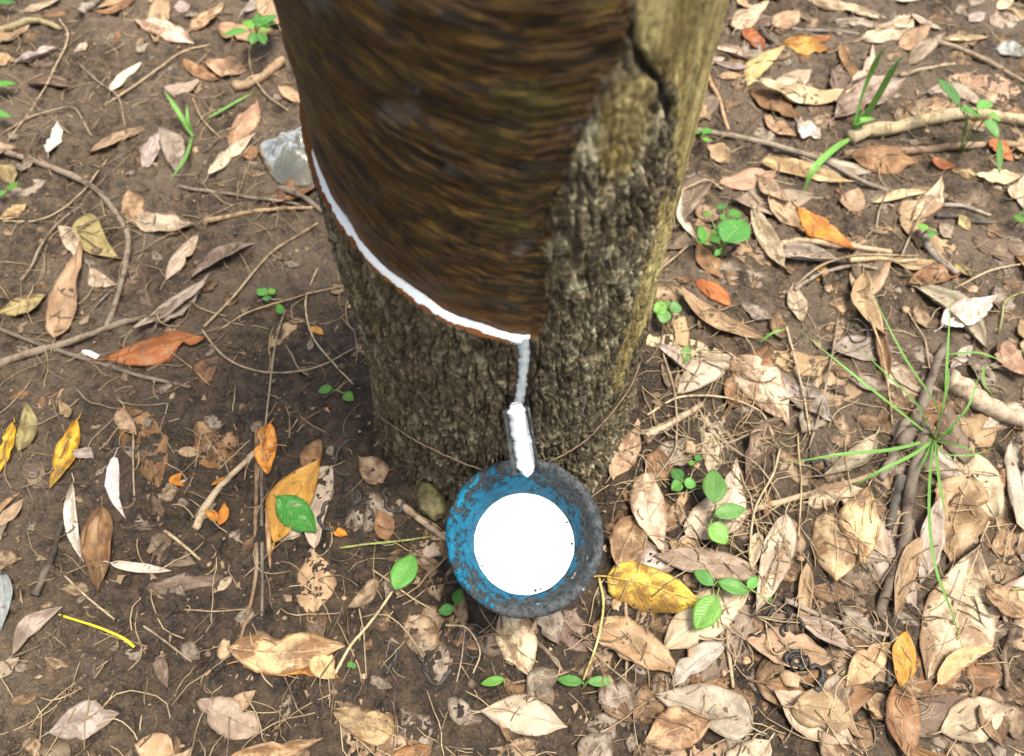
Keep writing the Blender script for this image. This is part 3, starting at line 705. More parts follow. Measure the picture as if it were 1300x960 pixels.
def leaf_world(b, t, wm, col, curl, label, cat='leaf', group=None, blotch=None, name='dead_leaf', mat='leaf', seed=None, stalk=True, settle=True, parent=None, **kw):
    SEED[0] += 1; seed = SEED[0] if seed is None else seed; rg = np.random.default_rng(seed+999)
    top, bot, F, uv, ID = leaf_mesh(b, t, wm, curl, seed, **kw)
    ctr = top.mean(0); ctr[2] = bot[:, 2].min()
    o = mesh_obj(name, np.vstack([top, bot]), F, M[mat], parent, True, ctr, uv)
    c = np.array(COL[col] if isinstance(col, str) else col)*rg.uniform(.88, 1.12)*np.array([1, rg.uniform(.95, 1.05), rg.uniform(.90, 1.1)])
    o.color = (*c, rg.uniform(.25, .95) if blotch is None else blotch)
    if not parent: tag(o, label, cat, group)
    if stalk and curl != 'b':
        md = top[ID[:, ID.shape[1]//2]]; d = md[0]-md[1]; d[2] = 0; d /= np.linalg.norm(d)+1e-9
        L_ = np.linalg.norm(md[-1]-md[0]); s1 = md[0]+d*L_*.06; s2 = md[0]+d*L_*.14+np.array([-d[1], d[0], 0])*L_*.02*rg.normal()
        for s_ in (s1, s2): s_[2] = max(float(hm(s_[0], s_[1]))+.001, md[0][2]-.003)
        P = np.vstack([s2, s1, md[::2]]); q = np.linspace(1, .25, len(P))*min(.0011, max(.0005, wm*.022))
        P[2:, 2] += q[2:]*.15
        V, F2 = tube(P, q, 5); ob = mesh_obj('midrib', V, F2, M['twig'], o, True, None); ob.data.transform(Matrix.Translation(-Vector(ctr)))
        ob.color = (*(c*.9+.02), 1)
    if settle:
        nu, nv = ID.shape; g = top.reshape(nu, nv, 3)
        L_ = np.linalg.norm(g[-1, nv//2]-g[0, nv//2]); a = int(max(nu, L_/STEP*1.5)); bq = int(max(nv, wm/STEP*1.5))
        fi = np.linspace(0, nu-1.001, a); fj = np.linspace(0, nv-1.001, bq); i, j = fi.astype(int), fj.astype(int); u, v = (fi-i)[:, None, None], (fj-j)[None, :, None]
        D = (g[i][:, j]*(1-u)+g[i+1][:, j]*u)*(1-v)+(g[i][:, j+1]*(1-u)+g[i+1][:, j+1]*u)*v
        D = D.reshape(-1, 3); D[:, 2] += .0004; hm_raise(D)
    return o
def place_twig(pts, w, col, label, cat='twig', name='twig', mat='twig', taper=(1, .7), lift=0., wob=.25, group=None, settle=True, sink=.35):
    """pts: list of (region, x, y); w: width in photo pixels"""
    px = [pix(*q) for q in pts]; P = catmull([onplane(*q, .006) for q in px], max(14, 7*len(pts)))
    rad = w*.5*scale_at(*px[len(px)//2]); return twig_world(P, rad, col, label, cat, name, mat, taper, lift, wob, group, settle, sink)
def twig_world(P, rad, col, label, cat='twig', name='twig', mat='twig', taper=(1, .7), lift=0., wob=.25, group=None, settle=True, sink=.35):
    SEED[0] += 1; n = len(P); t = np.linspace(0, 1, n); sd_ = SEED[0]*.713
    rr = rad*(taper[0]+(taper[1]-taper[0])*t)*(1+wob*perlin(t*7+sd_, sd_, 0.)); rr = np.maximum(rr, .0003)
    kink = rad*wob*1.2; P = P.copy(); P[:, 0] += kink*perlin(t*5+sd_, 3., 0.); P[:, 1] += kink*perlin(t*5+sd_, 8., 0.)
    z = hm(P[:, 0], P[:, 1]); pad = max(2, n//7); zs = np.convolve(np.pad(z, pad, mode='edge'), np.ones(2*pad+1)/(2*pad+1), 'valid')
    off = np.quantile(z-zs, .7); P[:, 2] = zs+off*.7+rr*(1-sink)+lift*np.sin(np.pi*t)
    V, F = tube(P, rr, 9 if rad > .002 else 6)
    c = V-P.repeat(9 if rad > .002 else 6, 0); V = V+c*(.16*perlin(V[:, 0]*170, V[:, 1]*170, V[:, 2]*170))[:, None]
    o = mesh_obj(name, V, F, M[mat], None, True, P[n//2]); o.color = (*COL[col], 1) if isinstance(col, str) else (*col, 1)
    tag(o, label, cat, group)
    if settle and rad > .0016:
        Pd = catmull(P, n*6); rd = np.interp(np.linspace(0, 1, n*6), t, rr)
        for f in (-.6, 0, .6):
            T_ = np.gradient(Pd, axis=0); S_ = np.stack([-T_[:, 1], T_[:, 0]], 1); S_ /= np.linalg.norm(S_, axis=1)[:, None]+1e-9
            D = Pd.copy(); D[:, :2] += S_*(rd*f)[:, None]; D[:, 2] += rd*math.sqrt(1-f*f); hm_raise(D)
    return o
# ------------------------------------------------------------------ half sunk leaves first
BURIED = [
 ('A',120,240,200,200,60,'mud','b','mud coloured leaf sunk in soil beside a pale olive stick'),
 ('A',390,180,450,130,60,'brown','b','brown leaf sunk in mud below the blotched cream leaf'),
 ('A',640,50,700,30,50,'grey','b','greyish leaf scrap pressed into mud near the green seedling'),
 ('A',20,720,160,640,75,'mauve','b','flat greyish mauve leaf beneath the long bent twig'),
 ('B',735,680,800,570,75,'brown','b','brown leaf sunk in mud under the rust orange leaf'),
 ('B',990,550,1090,450,85,'tan','b','tan leaf pressed into mud under an upright grey stem'),
 ('B',30,740,110,710,38,'brown','b','reddish brown scrap pressed in mud near the olive grey leaf'),
 ('C',75,130,190,200,95,'mud','b','muddy grey brown leaf under the narrow yellow leaf'),
 ('C',440,-110,595,220,150,'brown','b','wet brown olive leaf pressed flat in the dark mud'),
 ('C',720,-40,845,135,155,'brown','b','wet brown rounded leaf beside the pale snapped stick'),
 ('C',340,890,345,735,70,'dark','b','dark leaf imprint sunk in mud near the yellow stalk'),
 ('C',555,380,710,470,110,'mud','b','muddy leaf skeleton in dark soil near orange petals'),
 ('C',525,575,850,525,60,'mud','b','long mud brown leaf under the grey canoe shaped leaf'),
 ('H',870,450,1030,590,120,'mud','b','mud brown leaf sunk in soil in front of the cup'),
 ('E',780,540,880,690,120,'mud','b','mud brown leaf under the long pale curled leaf'),
 ('F',320,470,230,700,140,'mud','b','grey brown muddy leaf beside the dark rotten sticks'),
 ('F',820,80,830,560,140,'tan','b','long muddy tan leaf beyond the two largest beige leaves'),
 ('D',420,510,720,590,95,'tan','b','muddy tan leaf lying beneath the grass blades'),
 ('D',0,480,330,525,95,'pale','b','mud coated pale leaf at the foot of the trunk'),
 ('D',580,700,785,625,115,'tan','b','brown spotted leaf pressed flat near the grass tuft'),
 ('D',815,530,930,640,95,'pale','b','muddy pale leaf beneath the arching grass blades'),
 ('G',1010,300,1300,320,170,'pink','b','broad pinkish leaf flattened in mud behind the seedling'),
 ('G',1180,100,1300,60,90,'mauve','b','mauve leaf flattened in mud beyond the seedling'),
 ('G',860,430,1060,380,110,'tan','b','tan leaf half covered by the thick pale branch'),
 ('G',1020,720,1200,690,80,'mud','b','muddy brown leaf under the pale cream curled leaf'),
 ('B',480,210,560,400,110,'mud','b','mud brown leaf under the pale leaf by the bent twig'),
 ('D',690,330,740,400,110,'tan','b','tan mud stained leaf beside the orange tan strip leaf'),
]
for a in BURIED: place_leaf(*a, stalk=False)
# ------------------------------------------------------------------ plastic scrap behind the trunk
pb = np.array([onplane(x, y, .012) for x, y in [(328, 190), (345, 178), (370, 172), (395, 166), (412, 172), (418, 205), (405, 228), (372, 233), (345, 222)]])
c0 = pb.mean(0); V = []; n = 36
bp_ = catmull(np.vstack([pb, pb[:1]]), n+1)[:-1]; rings = 9
for lay in (0, 1):
    for r in range(rings+1):
        f = r/rings
        for k in range(n):
            q = c0+(bp_[k]-c0)*f; z = .024*(1-f**2.2)+.004+.011*abs(perlin(q[0]*45, q[1]*45, 1.))*(1-f*.5)+.005*perlin(q[0]*110, q[1]*110, 2.)*(1-f*.5)+.003*perlin(k*.5, f*2, 0.)
            V.append((q[0], q[1], max(float(hm(q[0], q[1])), 0)+z-lay*.0012))
o_ = (rings+1)*n; F = []
for r in range(rings):
    for k in range(n):
        a, b, c_, d = r*n+k, r*n+(k+1) % n, (r+1)*n+(k+1) % n, (r+1)*n+k
        F += [(a, d, c_, b), (a+o_, b+o_, c_+o_, d+o_)]
for k in range(n): a, b = rings*n+k, rings*n+(k+1) % n; F.append((a, a+o_, b+o_, b))
o = mesh_obj('plastic_scrap', V, F, M['plastic'], loc=c0); tag(o, 'crumpled cloudy plastic scrap lying behind the trunk', 'plastic')

# ------------------------------------------------------------------ decayed leaf pieces matted into the mud: nobody could count them
rg = np.random.default_rng(404)
for lab, colr, num in (('grey decayed leaf pieces matted into the mud', (.26, .215, .17), 230), ('brown decayed leaf pieces matted into the mud', (.20, .12, .06), 230), ('tan decayed leaf pieces matted into the mud', (.30, .21, .13), 160)):
    V = []; F = []; UV = []; base = 0; made = 0
    while made < num:
        x, y = rg.uniform(-60, 1360), rg.uniform(-30, 1000); p = onplane(x, y, .004)
        if math.hypot(p[0], p[1]) < RT+.03 or np.hypot(*(p-cc)[:2]) < .07: continue
        if rg.random() < (.45 if x < 480 else .05): continue
        if x < 420 and y > 660 and rg.random() < .35: continue
        a = rg.uniform(0, 6.28); L_ = rg.uniform(.010, .030 if x < 480 else .055); q = p+np.array([math.cos(a), math.sin(a), 0])*L_
        top, bot, f, uv, ID = leaf_mesh(p, q, L_*rg.uniform(.4, .8), str(rg.choice(list('bbbw'))), 9000+made+int(colr[0]*1000), 9, 6)
        V += [top, bot]; UV.append(uv); F += [tuple(base+i for i in q_) for q_ in f]; base += len(top)*2; made += 1
        hm_raise(top)
    o = mesh_obj('leaf_mulch', np.vstack(V), F, M['leaf'], None, True, None, np.vstack(UV)); o.color = (*colr, .9); tag(o, lab, 'leaf mulch', None, 'stuff')
# ------------------------------------------------------------------ small scattered leaf pieces (alike; only their place differs)
def frame_px(P):
    d = np.asarray(P)-CAM; k = d@FW; return 650+FPX*(d@RG)/k, 435+FPX*(d@DN)/k
nf = 0; rg = np.random.default_rng(31)
while nf < 60:
    x, y = rg.uniform(-40, 1340), rg.uniform(-20, 985)
    p = onplane(x, y, .004)
    if math.hypot(p[0], p[1]) < RT+.03 or np.hypot(*(p-cc)[:2]) < .075: continue
    if y < 870 and rg.random() < (.55 if x < 330 else .1): continue
    L_ = rg.uniform(.016, .042); a = rg.uniform(0, 6.28); q = p+np.array([math.cos(a), math.sin(a), 0])*L_
    kind = rg.choice(['mud', 'brown', 'tan', 'pale', 'grey', 'ochre'], p=[.26, .22, .22, .14, .10, .06])
    cu = rg.choice(['b', 'f', 'w', 'c'], p=[.4, .2, .25, .15])
    leaf_world(p, q, L_*rg.uniform(.35, .75), str(kind), str(cu), f'small {"muddy" if kind=="mud" else "orange brown" if kind=="ochre" else kind} leaf fragment scattered in the litter', 'leaf', 'small leaf fragments', name='leaf_fragment', stalk=False, nu=8, nv=5)
    nf += 1

# mid-size weathered leaves that fill the litter; only their place tells them apart
nf = 0; rg = np.random.default_rng(88)
while nf < 105:
    x, y = rg.uniform(-40, 1340), rg.uniform(-25, 985)
    p = onplane(x, y, .004)
    if math.hypot(p[0], p[1]) < RT+.07 or np.hypot(*(p-cc)[:2]) < .13: continue
    if rg.random() < (  .93 if x < 480 and y > 120 else .15 if x > 800 else .6): continue
    L_ = rg.uniform(.06, .12); a = rg.uniform(0, 6.28); q = p+np.array([math.cos(a), math.sin(a), 0])*L_
    if math.hypot(q[0], q[1]) < RT+.02 or np.hypot(*(q-cc)[:2]) < .08: continue
    kind = str(rg.choice(['mud', 'brown', 'tan', 'pale', 'grey', 'mauve'], p=[.25, .20, .20, .09, .16, .10])); cu = str(rg.choice(['b', 'f', 'w', 'c', 'd', 'r'], p=[.34, .14, .2, .14, .12, .06]))
    form = {'b': 'flattened', 'f': 'flat', 'w': 'crumpled', 'c': 'curled', 'd': 'arched', 'r': 'rolled'}[cu]; nm_ = 'muddy' if kind == 'mud' else kind
    leaf_world(p, q, L_*rg.uniform(.30, .52), kind, cu, f'{form} {nm_} weathered leaf among the mixed leaf litter', 'leaf', 'weathered leaves in the litter', nu=13, nv=7)
    nf += 1
# ------------------------------------------------------------------ thick twigs and sticks
TW = [
 ([('A',-60,520),('A',150,590),('A',300,655),('A',400,745),('B',462,130),('B',455,230),('B',420,380),('B',388,490)],8.5,(.26,.20,.15),'long bent grey brown twig ending on the forked twig','twig'),
 ([('B',-60,655),('B',130,570),('B',370,490),('B',535,438)],10,(.27,.21,.15),'pale brown twig running under the spotted grey leaf','twig'),
 ([('B',-60,470),('B',180,550),('B',400,615),('B',560,660),('B',695,692)],6.5,(.19,.15,.11),'thin dark twig passing below the rust orange leaf','twig'),
 ([('A',745,802),('A',1000,765),('A',1150,768)],6.5,'tan','straight tan twig pointing at the trunk below the plastic','twig'),
 ([('A',650,668),('A',850,710),('A',1100,752)],5,(.24,.19,.15),'thin grey twig lying in front of the plastic scrap','twig'),
 ([('A',1030,690),('A',1110,730),('A',1195,792)],8,(.16,.12,.09),'short dark twig touching the trunk near the plastic','twig'),
 ([('A',300,48),('A',330,25),('A',385,-15)],11,(.30,.26,.22),'grey stub of branch behind the blotched cream leaf','twig'),
 ([('A',-20,118),('A',60,112),('A',150,85),('A',222,102)],9,(.33,.27,.15),'crooked pale olive stick far to the trunk side of bare mud','twig'),
 ([('A',860,330),('A',950,285),('A',1045,235)],14,(.40,.27,.17),'thick tan stick leaning against the trunk by the seedling','stick'),
 ([('C',708,345),('C',770,250),('C',850,150),('C',955,65)],10,(.44,.34,.23),'pale snapped stick with ragged end on dark mud','stick'),
 ([('C',968,-30),('C',960,200),('C',962,400),('C',958,670)],5.5,(.12,.10,.085),'upright dark grey stem beside the ochre leaf','twig'),
 ([('C',945,-20),('C',938,300),('C',940,500),('C',880,790)],6,(.22,.14,.08),'brown stem crossing the dark stem near the ochre leaf','twig'),
 ([('C',128,595),('C',180,470),('C',220,310)],10,(.06,.045,.035),'black rotten stick beside the narrow whitish leaf','stick'),
 ([('H',305,55),('H',400,130),('H',485,195)],10,(.36,.27,.18),'short tan stick beside the olive seed pod','stick'),
 ([('F',510,-20),('F',465,200),('F',440,400),('F',345,700)],17,(.15,.115,.09),'longest dark rotten stick running out from the grass tuft','stick'),
 ([('F',440,-30),('F',400,80),('F',355,175)],14,(.24,.19,.15),'short grey brown stick beside the grass tuft','stick'),
 ([('F',432,165),('F',405,260),('F',378,370)],13,(.10,.09,.085),'blackish stick touching the longest rotten stick','stick'),
 ([('F',-10,635),('F',200,722),('F',435,785)],7.5,(.27,.22,.17),'grey twig lying over the mauve grey leaf','twig'),
 ([('E',480,345),('E',640,282),('E',760,250),('E',905,212),('F',320,160)],9,(.42,.31,.20),'tan twig reaching toward the rotten sticks from the seedling','twig'),
 ([('F',865,690),('F',850,830),('F',845,970)],8,(.18,.13,.09),'brown twig on orange brown leaf beside the largest beige leaf','twig'),
 ([('F',398,775),('F',388,870),('F',384,970)],9,(.085,.07,.06),'dark stick beside the pinkish beige leaf','stick'),
 ([('D',1050,605),('D',1150,665),('D',1320,750)],29,(.50,.40,.29),'thick pale broken branch beside the grass tuft','branch'),
 ([('D',880,840),('D',960,690),('D',1010,560),('D',1050,475)],14,(.17,.135,.11),'dark brown stick passing behind the grass tuft','stick'),
 ([('D',540,310),('D',620,252),('D',720,235),('D',810,243)],6,(.30,.24,.19),'curved grey twig below the bright orange leaf','twig'),
 ([('D',715,222),('D',850,205),('D',955,198)],8,(.56,.42,.25),'straight pale tan twig below the bright orange leaf','twig'),
 ([('D',495,160),('D',560,138),('D',690,158),('D',860,185)],9,(.50,.38,.24),'bowed tan twig under the bright orange leaf','twig'),
 ([('D',38,825),('D',130,762),('D',235,688)],12,(.40,.30,.21),'short tan stick near the pale greyish leaf by the trunk','stick'),
 ([('D',955,105),('D',1020,170),('D',1090,240)],12,(.30,.25,.21),'grey stick with a green sprout beside it','stick'),
 ([('G',90,482),('G',300,520),('G',520,575),('G',680,640),('G',810,695)],8,(.27,.22,.17),'long grey brown twig leading from trunk past the grass','twig'),
 ([('G',660,505),('G',760,475),('G',900,450),('G',1080,425),('G',1330,440)],19,(.46,.37,.23),'thick pale mottled branch behind the two blade grass','branch'),
 ([('G',640,565),('G',880,550),('G',1060,540),('G',1330,548)],12,(.30,.20,.13),'brown branch lying parallel to the mottled branch','branch'),
 ([('G',138,278),('G',180,380),('G',212,492)],5.5,(.48,.30,.17),'reddish tan twig beside the healed edge of the trunk','twig'),
 ([('G',975,168),('G',1150,230),('G',1330,300)],7,(.30,.22,.15),'straight brown twig beyond the mottled branch','twig'),
 ([('G',445,116),('G',560,112),('G',695,132)],6,(.22,.19,.17),'short grey twig behind the dark orange brown leaf','twig'),
 ([('G',325,118),('G',370,160),('G',415,212)],7,(.14,.11,.09),'dark twig touching the orange brown leaf pair','twig'),
 ([('G',845,272),('G',940,262),('G',1042,244)],5.5,(.40,.32,.22),'short tan twig over the mauve grey leaf','twig'),
 ([('E',198,52),('E',240,25),('E',300,-15)],9,(.46,.35,.25),'pale tan stick near the lacy curled leaf','stick'),
 ([('E',-5,230),('E',60,130),('E',145,28)],9,(.27,.21,.16),'grey brown stick between trunk and blue cup','stick'),
 ([('E',522,690),('E',528,820),('E',542,970)],6,(.42,.32,.20),'tan stalk standing across the broad pale leaf','twig'),
 ([('E',128,635),('E',142,800),('E',128,970)],5,(.28,.20,.13),'brown stem beside the orange tan leaf','twig'),
 ([('H',800,555),('H',855,610),('H',915,680)],6,(.20,.15,.11),'brown twig beside the cream leaf under the cup','twig'),
 ([('H',715,716),('H',880,690),('H',955,658)],4,(.25,.17,.11),'thin twig crossing the tip of the cream leaf','twig'),
 ([('G',975,742),('G',1090,742),('G',1195,765)],6,(.36,.31,.26),'grey curved twig below the pale cream leaf','twig'),
 ([('G',985,780),('G',1090,790),('G',1200,800)],6,(.10,.09,.085),'blackish twig under the grey curved twig','twig'),
]
for a in TW: place_twig(*a[:4], a[4])
# ------------------------------------------------------------------ leaves lying on top
LV = [
 ('A',95,50,250,-5,60,'pale','f','pale tan leaf overlapping the mud near the grey stub'),
 ('A',350,62,525,15,48,'brown','c','brown leaf tucked under a tan leaf by the grey stub'),
 ('A',360,32,505,0,40,'tan','f','tan leaf lying on a brown leaf by the grey stub'),
 ('A',505,95,722,185,95,'cream','d','cream leaf with a brown blotched tip'),
 ('A',405,345,522,235,58,'white','d','small whitish leaf alone on bare mud'),
 ('A',600,322,742,308,58,'pale','d','pale pointed leaf between thin twigs and the tan stick'),
 ('A',680,240,802,290,64,'brown','d','dark brown leaf beside the thick tan stick'),
 ('A',760,240,905,262,90,'pink','w','pinkish tan wavy leaf above the thick tan stick'),
 ('A',850,548,952,390,105,'pink','d','pinkish orange leaf uphill of the plastic scrap'),
 ('A',768,652,942,505,72,'pale','f','pale leaf overlapped by the pinkish orange leaf'),
 ('A',168,548,215,450,62,'white','w','crumpled greyish white leaf scrap on bare mud'),
 ('A',325,560,530,478,62,'tan','c','tan curled leaf beside thin dry stems'),
 ('A',520,600,590,468,62,'grey','f','grey leaf overlapped by a mauve leaf with orange rim'),
 ('A',580,465,642,625,82,'mauve','c','mauve grey leaf with an upturned orange rim'),
 ('A',470,690,505,835,88,'tan','d','tan brown leaf touching the bend of the long twig'),
 ('B',500,100,725,110,95,'pale','w','pale greyish ragged leaf beside the long bent twig'),
 ('A',275,192,312,148,28,'pale','f','tiny pale leaf sliver on mud below the olive stick'),
 ('A',-20,235,55,215,80,'tan','f','tan brown leaf beside the green leaf tip and olive stick'),
 ('A',710,135,842,38,75,'pink','f','pinkish leaf next to the blotched cream leaf'),
 ('A',800,2,955,8,40,'tan','d','orange tan leaf behind the green seedling'),
 ('A',810,130,1015,165,85,'pink','w','broad pinkish leaf underneath the green seedling'),
 ('A',1030,330,1105,385,55,'pink','c','pinkish leaf hugging the trunk behind the plastic'),
 ('A',-10,590,48,680,62,'olive','f','olive leaf beside a green shoot and long bent twig'),
 ('A',-10,800,92,735,64,'gold','f','golden tan leaf under thin dry stems'),
 ('A',500,195,562,180,36,'grey','d','small grey leaf chip next to the blotched cream leaf'),
 ('A',1030,120,960,-10,80,'pink','f','pale pinkish leaf standing against the trunk behind the seedling'),
 ('B',-5,435,188,355,98,'olive','f','olive tan speckled leaf below the long bent twig'),
 ('B',320,85,432,215,105,'olive','c','olive brown cupped leaf inside the crook of the long twig'),
 ('B',213,105,302,245,62,'pale','c','narrow pale curled leaf touching the rust tan leaf'),
 ('B',205,525,315,195,98,'pink','w','long rust tan leaf inside the crook of the long twig'),
 ('B',325,255,418,300,70,'pale','d','pale folded leaf under the long bent twig'),
 ('B',335,400,418,315,24,'grey','r','thin grey rolled leaf inside the crook of the long twig'),
 ('B',610,315,722,130,72,'pale','d','pale slender leaf between two greyish leaves'),
 ('B',700,305,932,160,92,'mauve','v','folded mauve tan leaf with pale margin'),
 ('B',580,475,745,360,98,'grey','w','grey leaf with black mould spots beside its twin'),
 ('B',492,500,795,308,70,'grey','w','longer grey mould spotted leaf above the rust orange leaf'),
 ('B',385,592,760,518,125,'rust','d','glossy rust orange leaf on the forked twigs'),
 ('B',88,945,102,758,76,'olive','d','olive grey upright leaf beside two yellow leaves'),
 ('B',230,760,275,830,40,'tan','w','small tan curled scrap above the narrow yellow leaf'),
 ('C',295,-35,193,218,76,'yellow','c','narrow yellow leaf with brown specks'),
 ('C',58,-25,2,155,56,'yellow','f','deep yellow leaf beside the olive grey leaf'),
 ('C',1000,-20,990,165,78,'orange','c','small orange leaf with a brown spot beside grey stem'),
 ('C',1010,410,1185,130,160,'ochre','f','ochre leaf with a green leaf on it'),
 ('C',1150,420,1215,235,80,'pale','v','pale folded leaf beside the ochre leaf'),
 ('C',1140,420,1145,685,150,'tan','b','tan lacy leaf tangled in thin roots'),
 ('C',660,75,740,72,42,'tan','d','small orange tan leaf near the wet rounded leaf'),
 ('C',430,92,450,305,46,'white','d','short whitish narrow leaf on dark mud'),
 ('C',265,188,312,485,62,'white','v','long whitish narrow leaf beside the muddy curled leaf'),
 ('C',375,270,372,592,112,'brown','c','brown muddy leaf with pale curled edge'),
 ('C',408,478,630,505,60,'white','r','pale grey canoe shaped curled leaf'),
 ('C',-5,350,85,240,50,'tan','c','tan leaf overlapped by a pink curled strip'),
 ('C',-8,305,80,215,36,'pink','r','pink curled leaf strip beside a tan leaf'),
 ('C',5,520,15,730,70,'blue','c','bluish grey leaf beside the brown folded leaf'),
 ('C',38,815,232,638,72,'mauve','v','brown folded leaf at the end of the yellow stalk'),
 ('C',-10,900,62,815,74,'mauve','f','mauve leaf next to the brown folded leaf'),
 ('C',885,838,1250,905,120,'ochre','f','brownish ochre leaf under the large grey blotched leaf'),
 ('C',845,792,1272,788,155,'gold','d','large golden leaf with dark grey blotch'),
 ('C',985,310,990,495,28,'pink','r','thin pinkish rolled strip beside the dark stem'),
 ('C',285,75,355,102,55,'grey','w','crumpled grey leaf scrap beside the narrow yellow leaf'),
 ('C',788,570,852,522,34,'pale','f','small pale leaf chip near the brown stem'),
 ('H',700,430,792,702,150,'cream','d','cream leaf with brown blotches poking from under the cup'),
 ('E',540,160,585,265,68,'olyel','f','small olive yellow leaf behind the three leaf seedling'),
 ('E',90,535,190,320,140,'tan','w','crinkled tan brown leaf beside the cup'),
 ('E',202,165,268,488,140,'pale','d','pale leaf with stalk tip toward the trunk by the cup'),
 ('E',285,440,385,500,62,'tan','f','tan scrap under the broad pale leaf'),
 ('E',320,300,372,205,56,'tan','r','tan rolled leaf beside the pink tinged pale leaf'),
 ('E',360,400,552,98,165,'pale','f','pink tinged pale leaf under the three leaf seedling'),
 ('E',640,525,228,490,120,'mauve','d','broad mauve leaf behind the olive yellow leaf'),
 ('E',600,600,275,825,160,'pale','d','broad pale leaf under the trailing green seedling'),
 ('E',55,560,420,665,155,'olyel','d','olive yellow speckled leaf near the cup'),
 ('E',5,735,345,925,150,'pink','w','orange tan glossy leaf with pale patch'),
 ('E',515,805,300,975,92,'grey','d','bluntly rounded grey leaf beside the orange tan leaf'),
 ('E',640,380,612,525,62,'pale','v','pale folded leaf behind the long pale curled leaf'),
 ('E',705,340,648,475,40,'cream','r','cream rolled strip behind the long pale curled leaf'),
 ('E',728,325,615,702,115,'pale','c','long pale curled leaf with a hooked tip'),
 ('E',68,190,172,15,95,'tan','w','lacy tan curled leaf full of holes beside the trunk'),
 ('F',75,262,292,222,76,'pale','d','narrow pinkish pale leaf above the speckled leaf'),
 ('F',150,295,172,575,178,'tan','d','rounded tan leaf with black specks'),
 ('F',302,212,275,512,145,'gold','d','smooth golden tan leaf beside the black speckled leaf'),
 ('F',672,180,620,492,205,'tan','w','broad tan leaf with ragged top behind the largest leaf'),
 ('F',560,258,508,572,105,'grey','v','grey folded leaf with a white sheen beside the rotten stick'),
 ('F',492,408,398,712,86,'tan','c','tan curled leaf along the longest rotten stick'),
 ('F',742,420,530,940,250,'pale','f','largest pale beige leaf lying flat under a grass blade'),
 ('F',8,690,262,838,95,'mauve','v','mauve grey folded leaf under the grey twig'),
 ('F',330,895,188,925,64,'olive','f','olive grey leaf beside the pinkish beige leaf'),
 ('F',378,805,205,975,100,'pink','f','pinkish beige striped leaf beside dark stick'),
 ('F',455,755,405,975,105,'ochre','f','rusty ochre leaf beside the largest beige leaf'),
 ('F',740,590,895,720,115,'tan','w','tan orange leaf beyond the tip of the largest beige leaf'),
 ('F',565,955,785,820,64,'gold','f','yellowish leaf under the tip of the largest beige leaf'),
 ('F',898,30,892,170,44,'brown','f','brown leaf beyond the long muddy tan leaf'),
 ('F',800,388,842,468,38,'tan','c','small tan leaf chip on the long muddy tan leaf'),
 ('D',158,308,428,485,84,'tan','c','tan curled leaf lifting off the mud right of the trunk'),
 ('D',218,278,335,358,62,'rust','d','rusty leaf resting on the tan curled leaf by the trunk'),
 ('D',150,668,345,528,100,'grey','d','pale greyish leaf beside the cream yellow leaf'),
 ('D',335,540,522,762,135,'cream','d','cream yellow pointed leaf with dark spots'),
 ('D',760,268,832,475,90,'tan','v','orange tan folded strip leaf behind the grass blades'),
 ('D',1028,430,1212,335,92,'white','w','ragged whitish leaf behind the broken branch'),
 ('D',1230,475,1310,590,80,'pink','c','pink tan curled leaf beyond the broken branch'),
 ('D',1290,400,1310,540,70,'tan','f','tan leaf behind the pink tan curled leaf'),
 ('D',460,-5,572,118,80,'tan','w','wavy tan leaf beside the bright orange leaf'),
 ('D',552,38,732,178,115,'orange','d','bright orange leaf on the mud'),
 ('D',398,28,516,242,62,'pale','c','pale curled leaf beside the leafy seedling cluster'),
 ('D',172,-10,222,138,48,'white','r','whitish rolled leaf beside the trunk and leafy seedling'),
 ('D',1060,565,1142,478,40,'grey','f','small grey leaf near the ragged whitish leaf'),
 ('D',1080,205,1142,248,50,'olive','f','small olive leaf near the grey stick and sprout'),
 ('D',690,-40,740,20,50,'brown','f','brown leaf behind the bright orange leaf'),
 ('G',235,130,362,18,85,'pale','d','pale grey leaf behind the orange brown pair'),
 ('G',372,125,472,55,84,'tan','d','tan orange leaf behind the small dark twig'),
 ('G',270,128,342,195,70,'rust','c','small rust leaf beside the pale grey leaf'),
 ('G',285,318,412,205,82,'gold','d','golden tan leaf beside the orange brown pair'),
 ('G',315,340,672,352,105,'cream','w','large cream leaf with ragged outline'),
 ('G',455,145,590,150,55,'rust','d','dark rusty leaf behind the orange brown leaf'),
 ('G',408,190,572,212,92,'ochre','d','orange brown leaf with translucent tip'),
 ('G',498,2,795,75,66,'pale','d','long pale tan leaf far behind the grass'),
 ('G',600,80,785,112,46,'grey','d','grey leaf behind the long blade grass'),
 ('G',700,160,885,65,105,'pale','d','pale pink tan leaf behind the grass blades'),
 ('G',620,180,692,335,64,'brown','c','brown curled leaf behind the grass blades'),
 ('G',880,68,992,122,48,'pale','f','pale small leaf beyond the grass blade tips'),
 ('G',830,195,952,108,72,'pink','d','pink leaf touching the grass blade tips'),
 ('G',876,252,1005,140,62,'mauve','d','mauve narrow leaf beside the pink leaf'),
 ('G',992,165,1175,150,52,'cream','r','cream rolled leaf beyond the grass'),
 ('G',1190,188,1310,205,85,'blue','f','bluish grey leaf beyond the straight brown twig'),
 ('G',600,440,862,298,130,'mauve','f','large mauve grey leaf behind the grass stalk'),
 ('G',655,335,735,170,70,'pale','r','pale rolled leaf standing behind the grass stalk'),
 ('G',462,462,552,510,92,'white','w','whitish torn leaf beside the grass stalk'),
 ('G',345,425,462,505,60,'pink','c','pinkish leaf beside the whitish torn leaf'),
 ('G',658,575,902,592,115,'brown','d','dark brown domed leaf below the mottled branch'),
 ('G',140,530,222,590,70,'pink','f','pinkish leaf close against the trunk under the grey twig'),
 ('G',185,662,395,628,105,'pink','d','pinkish brown domed leaf near the trunk'),
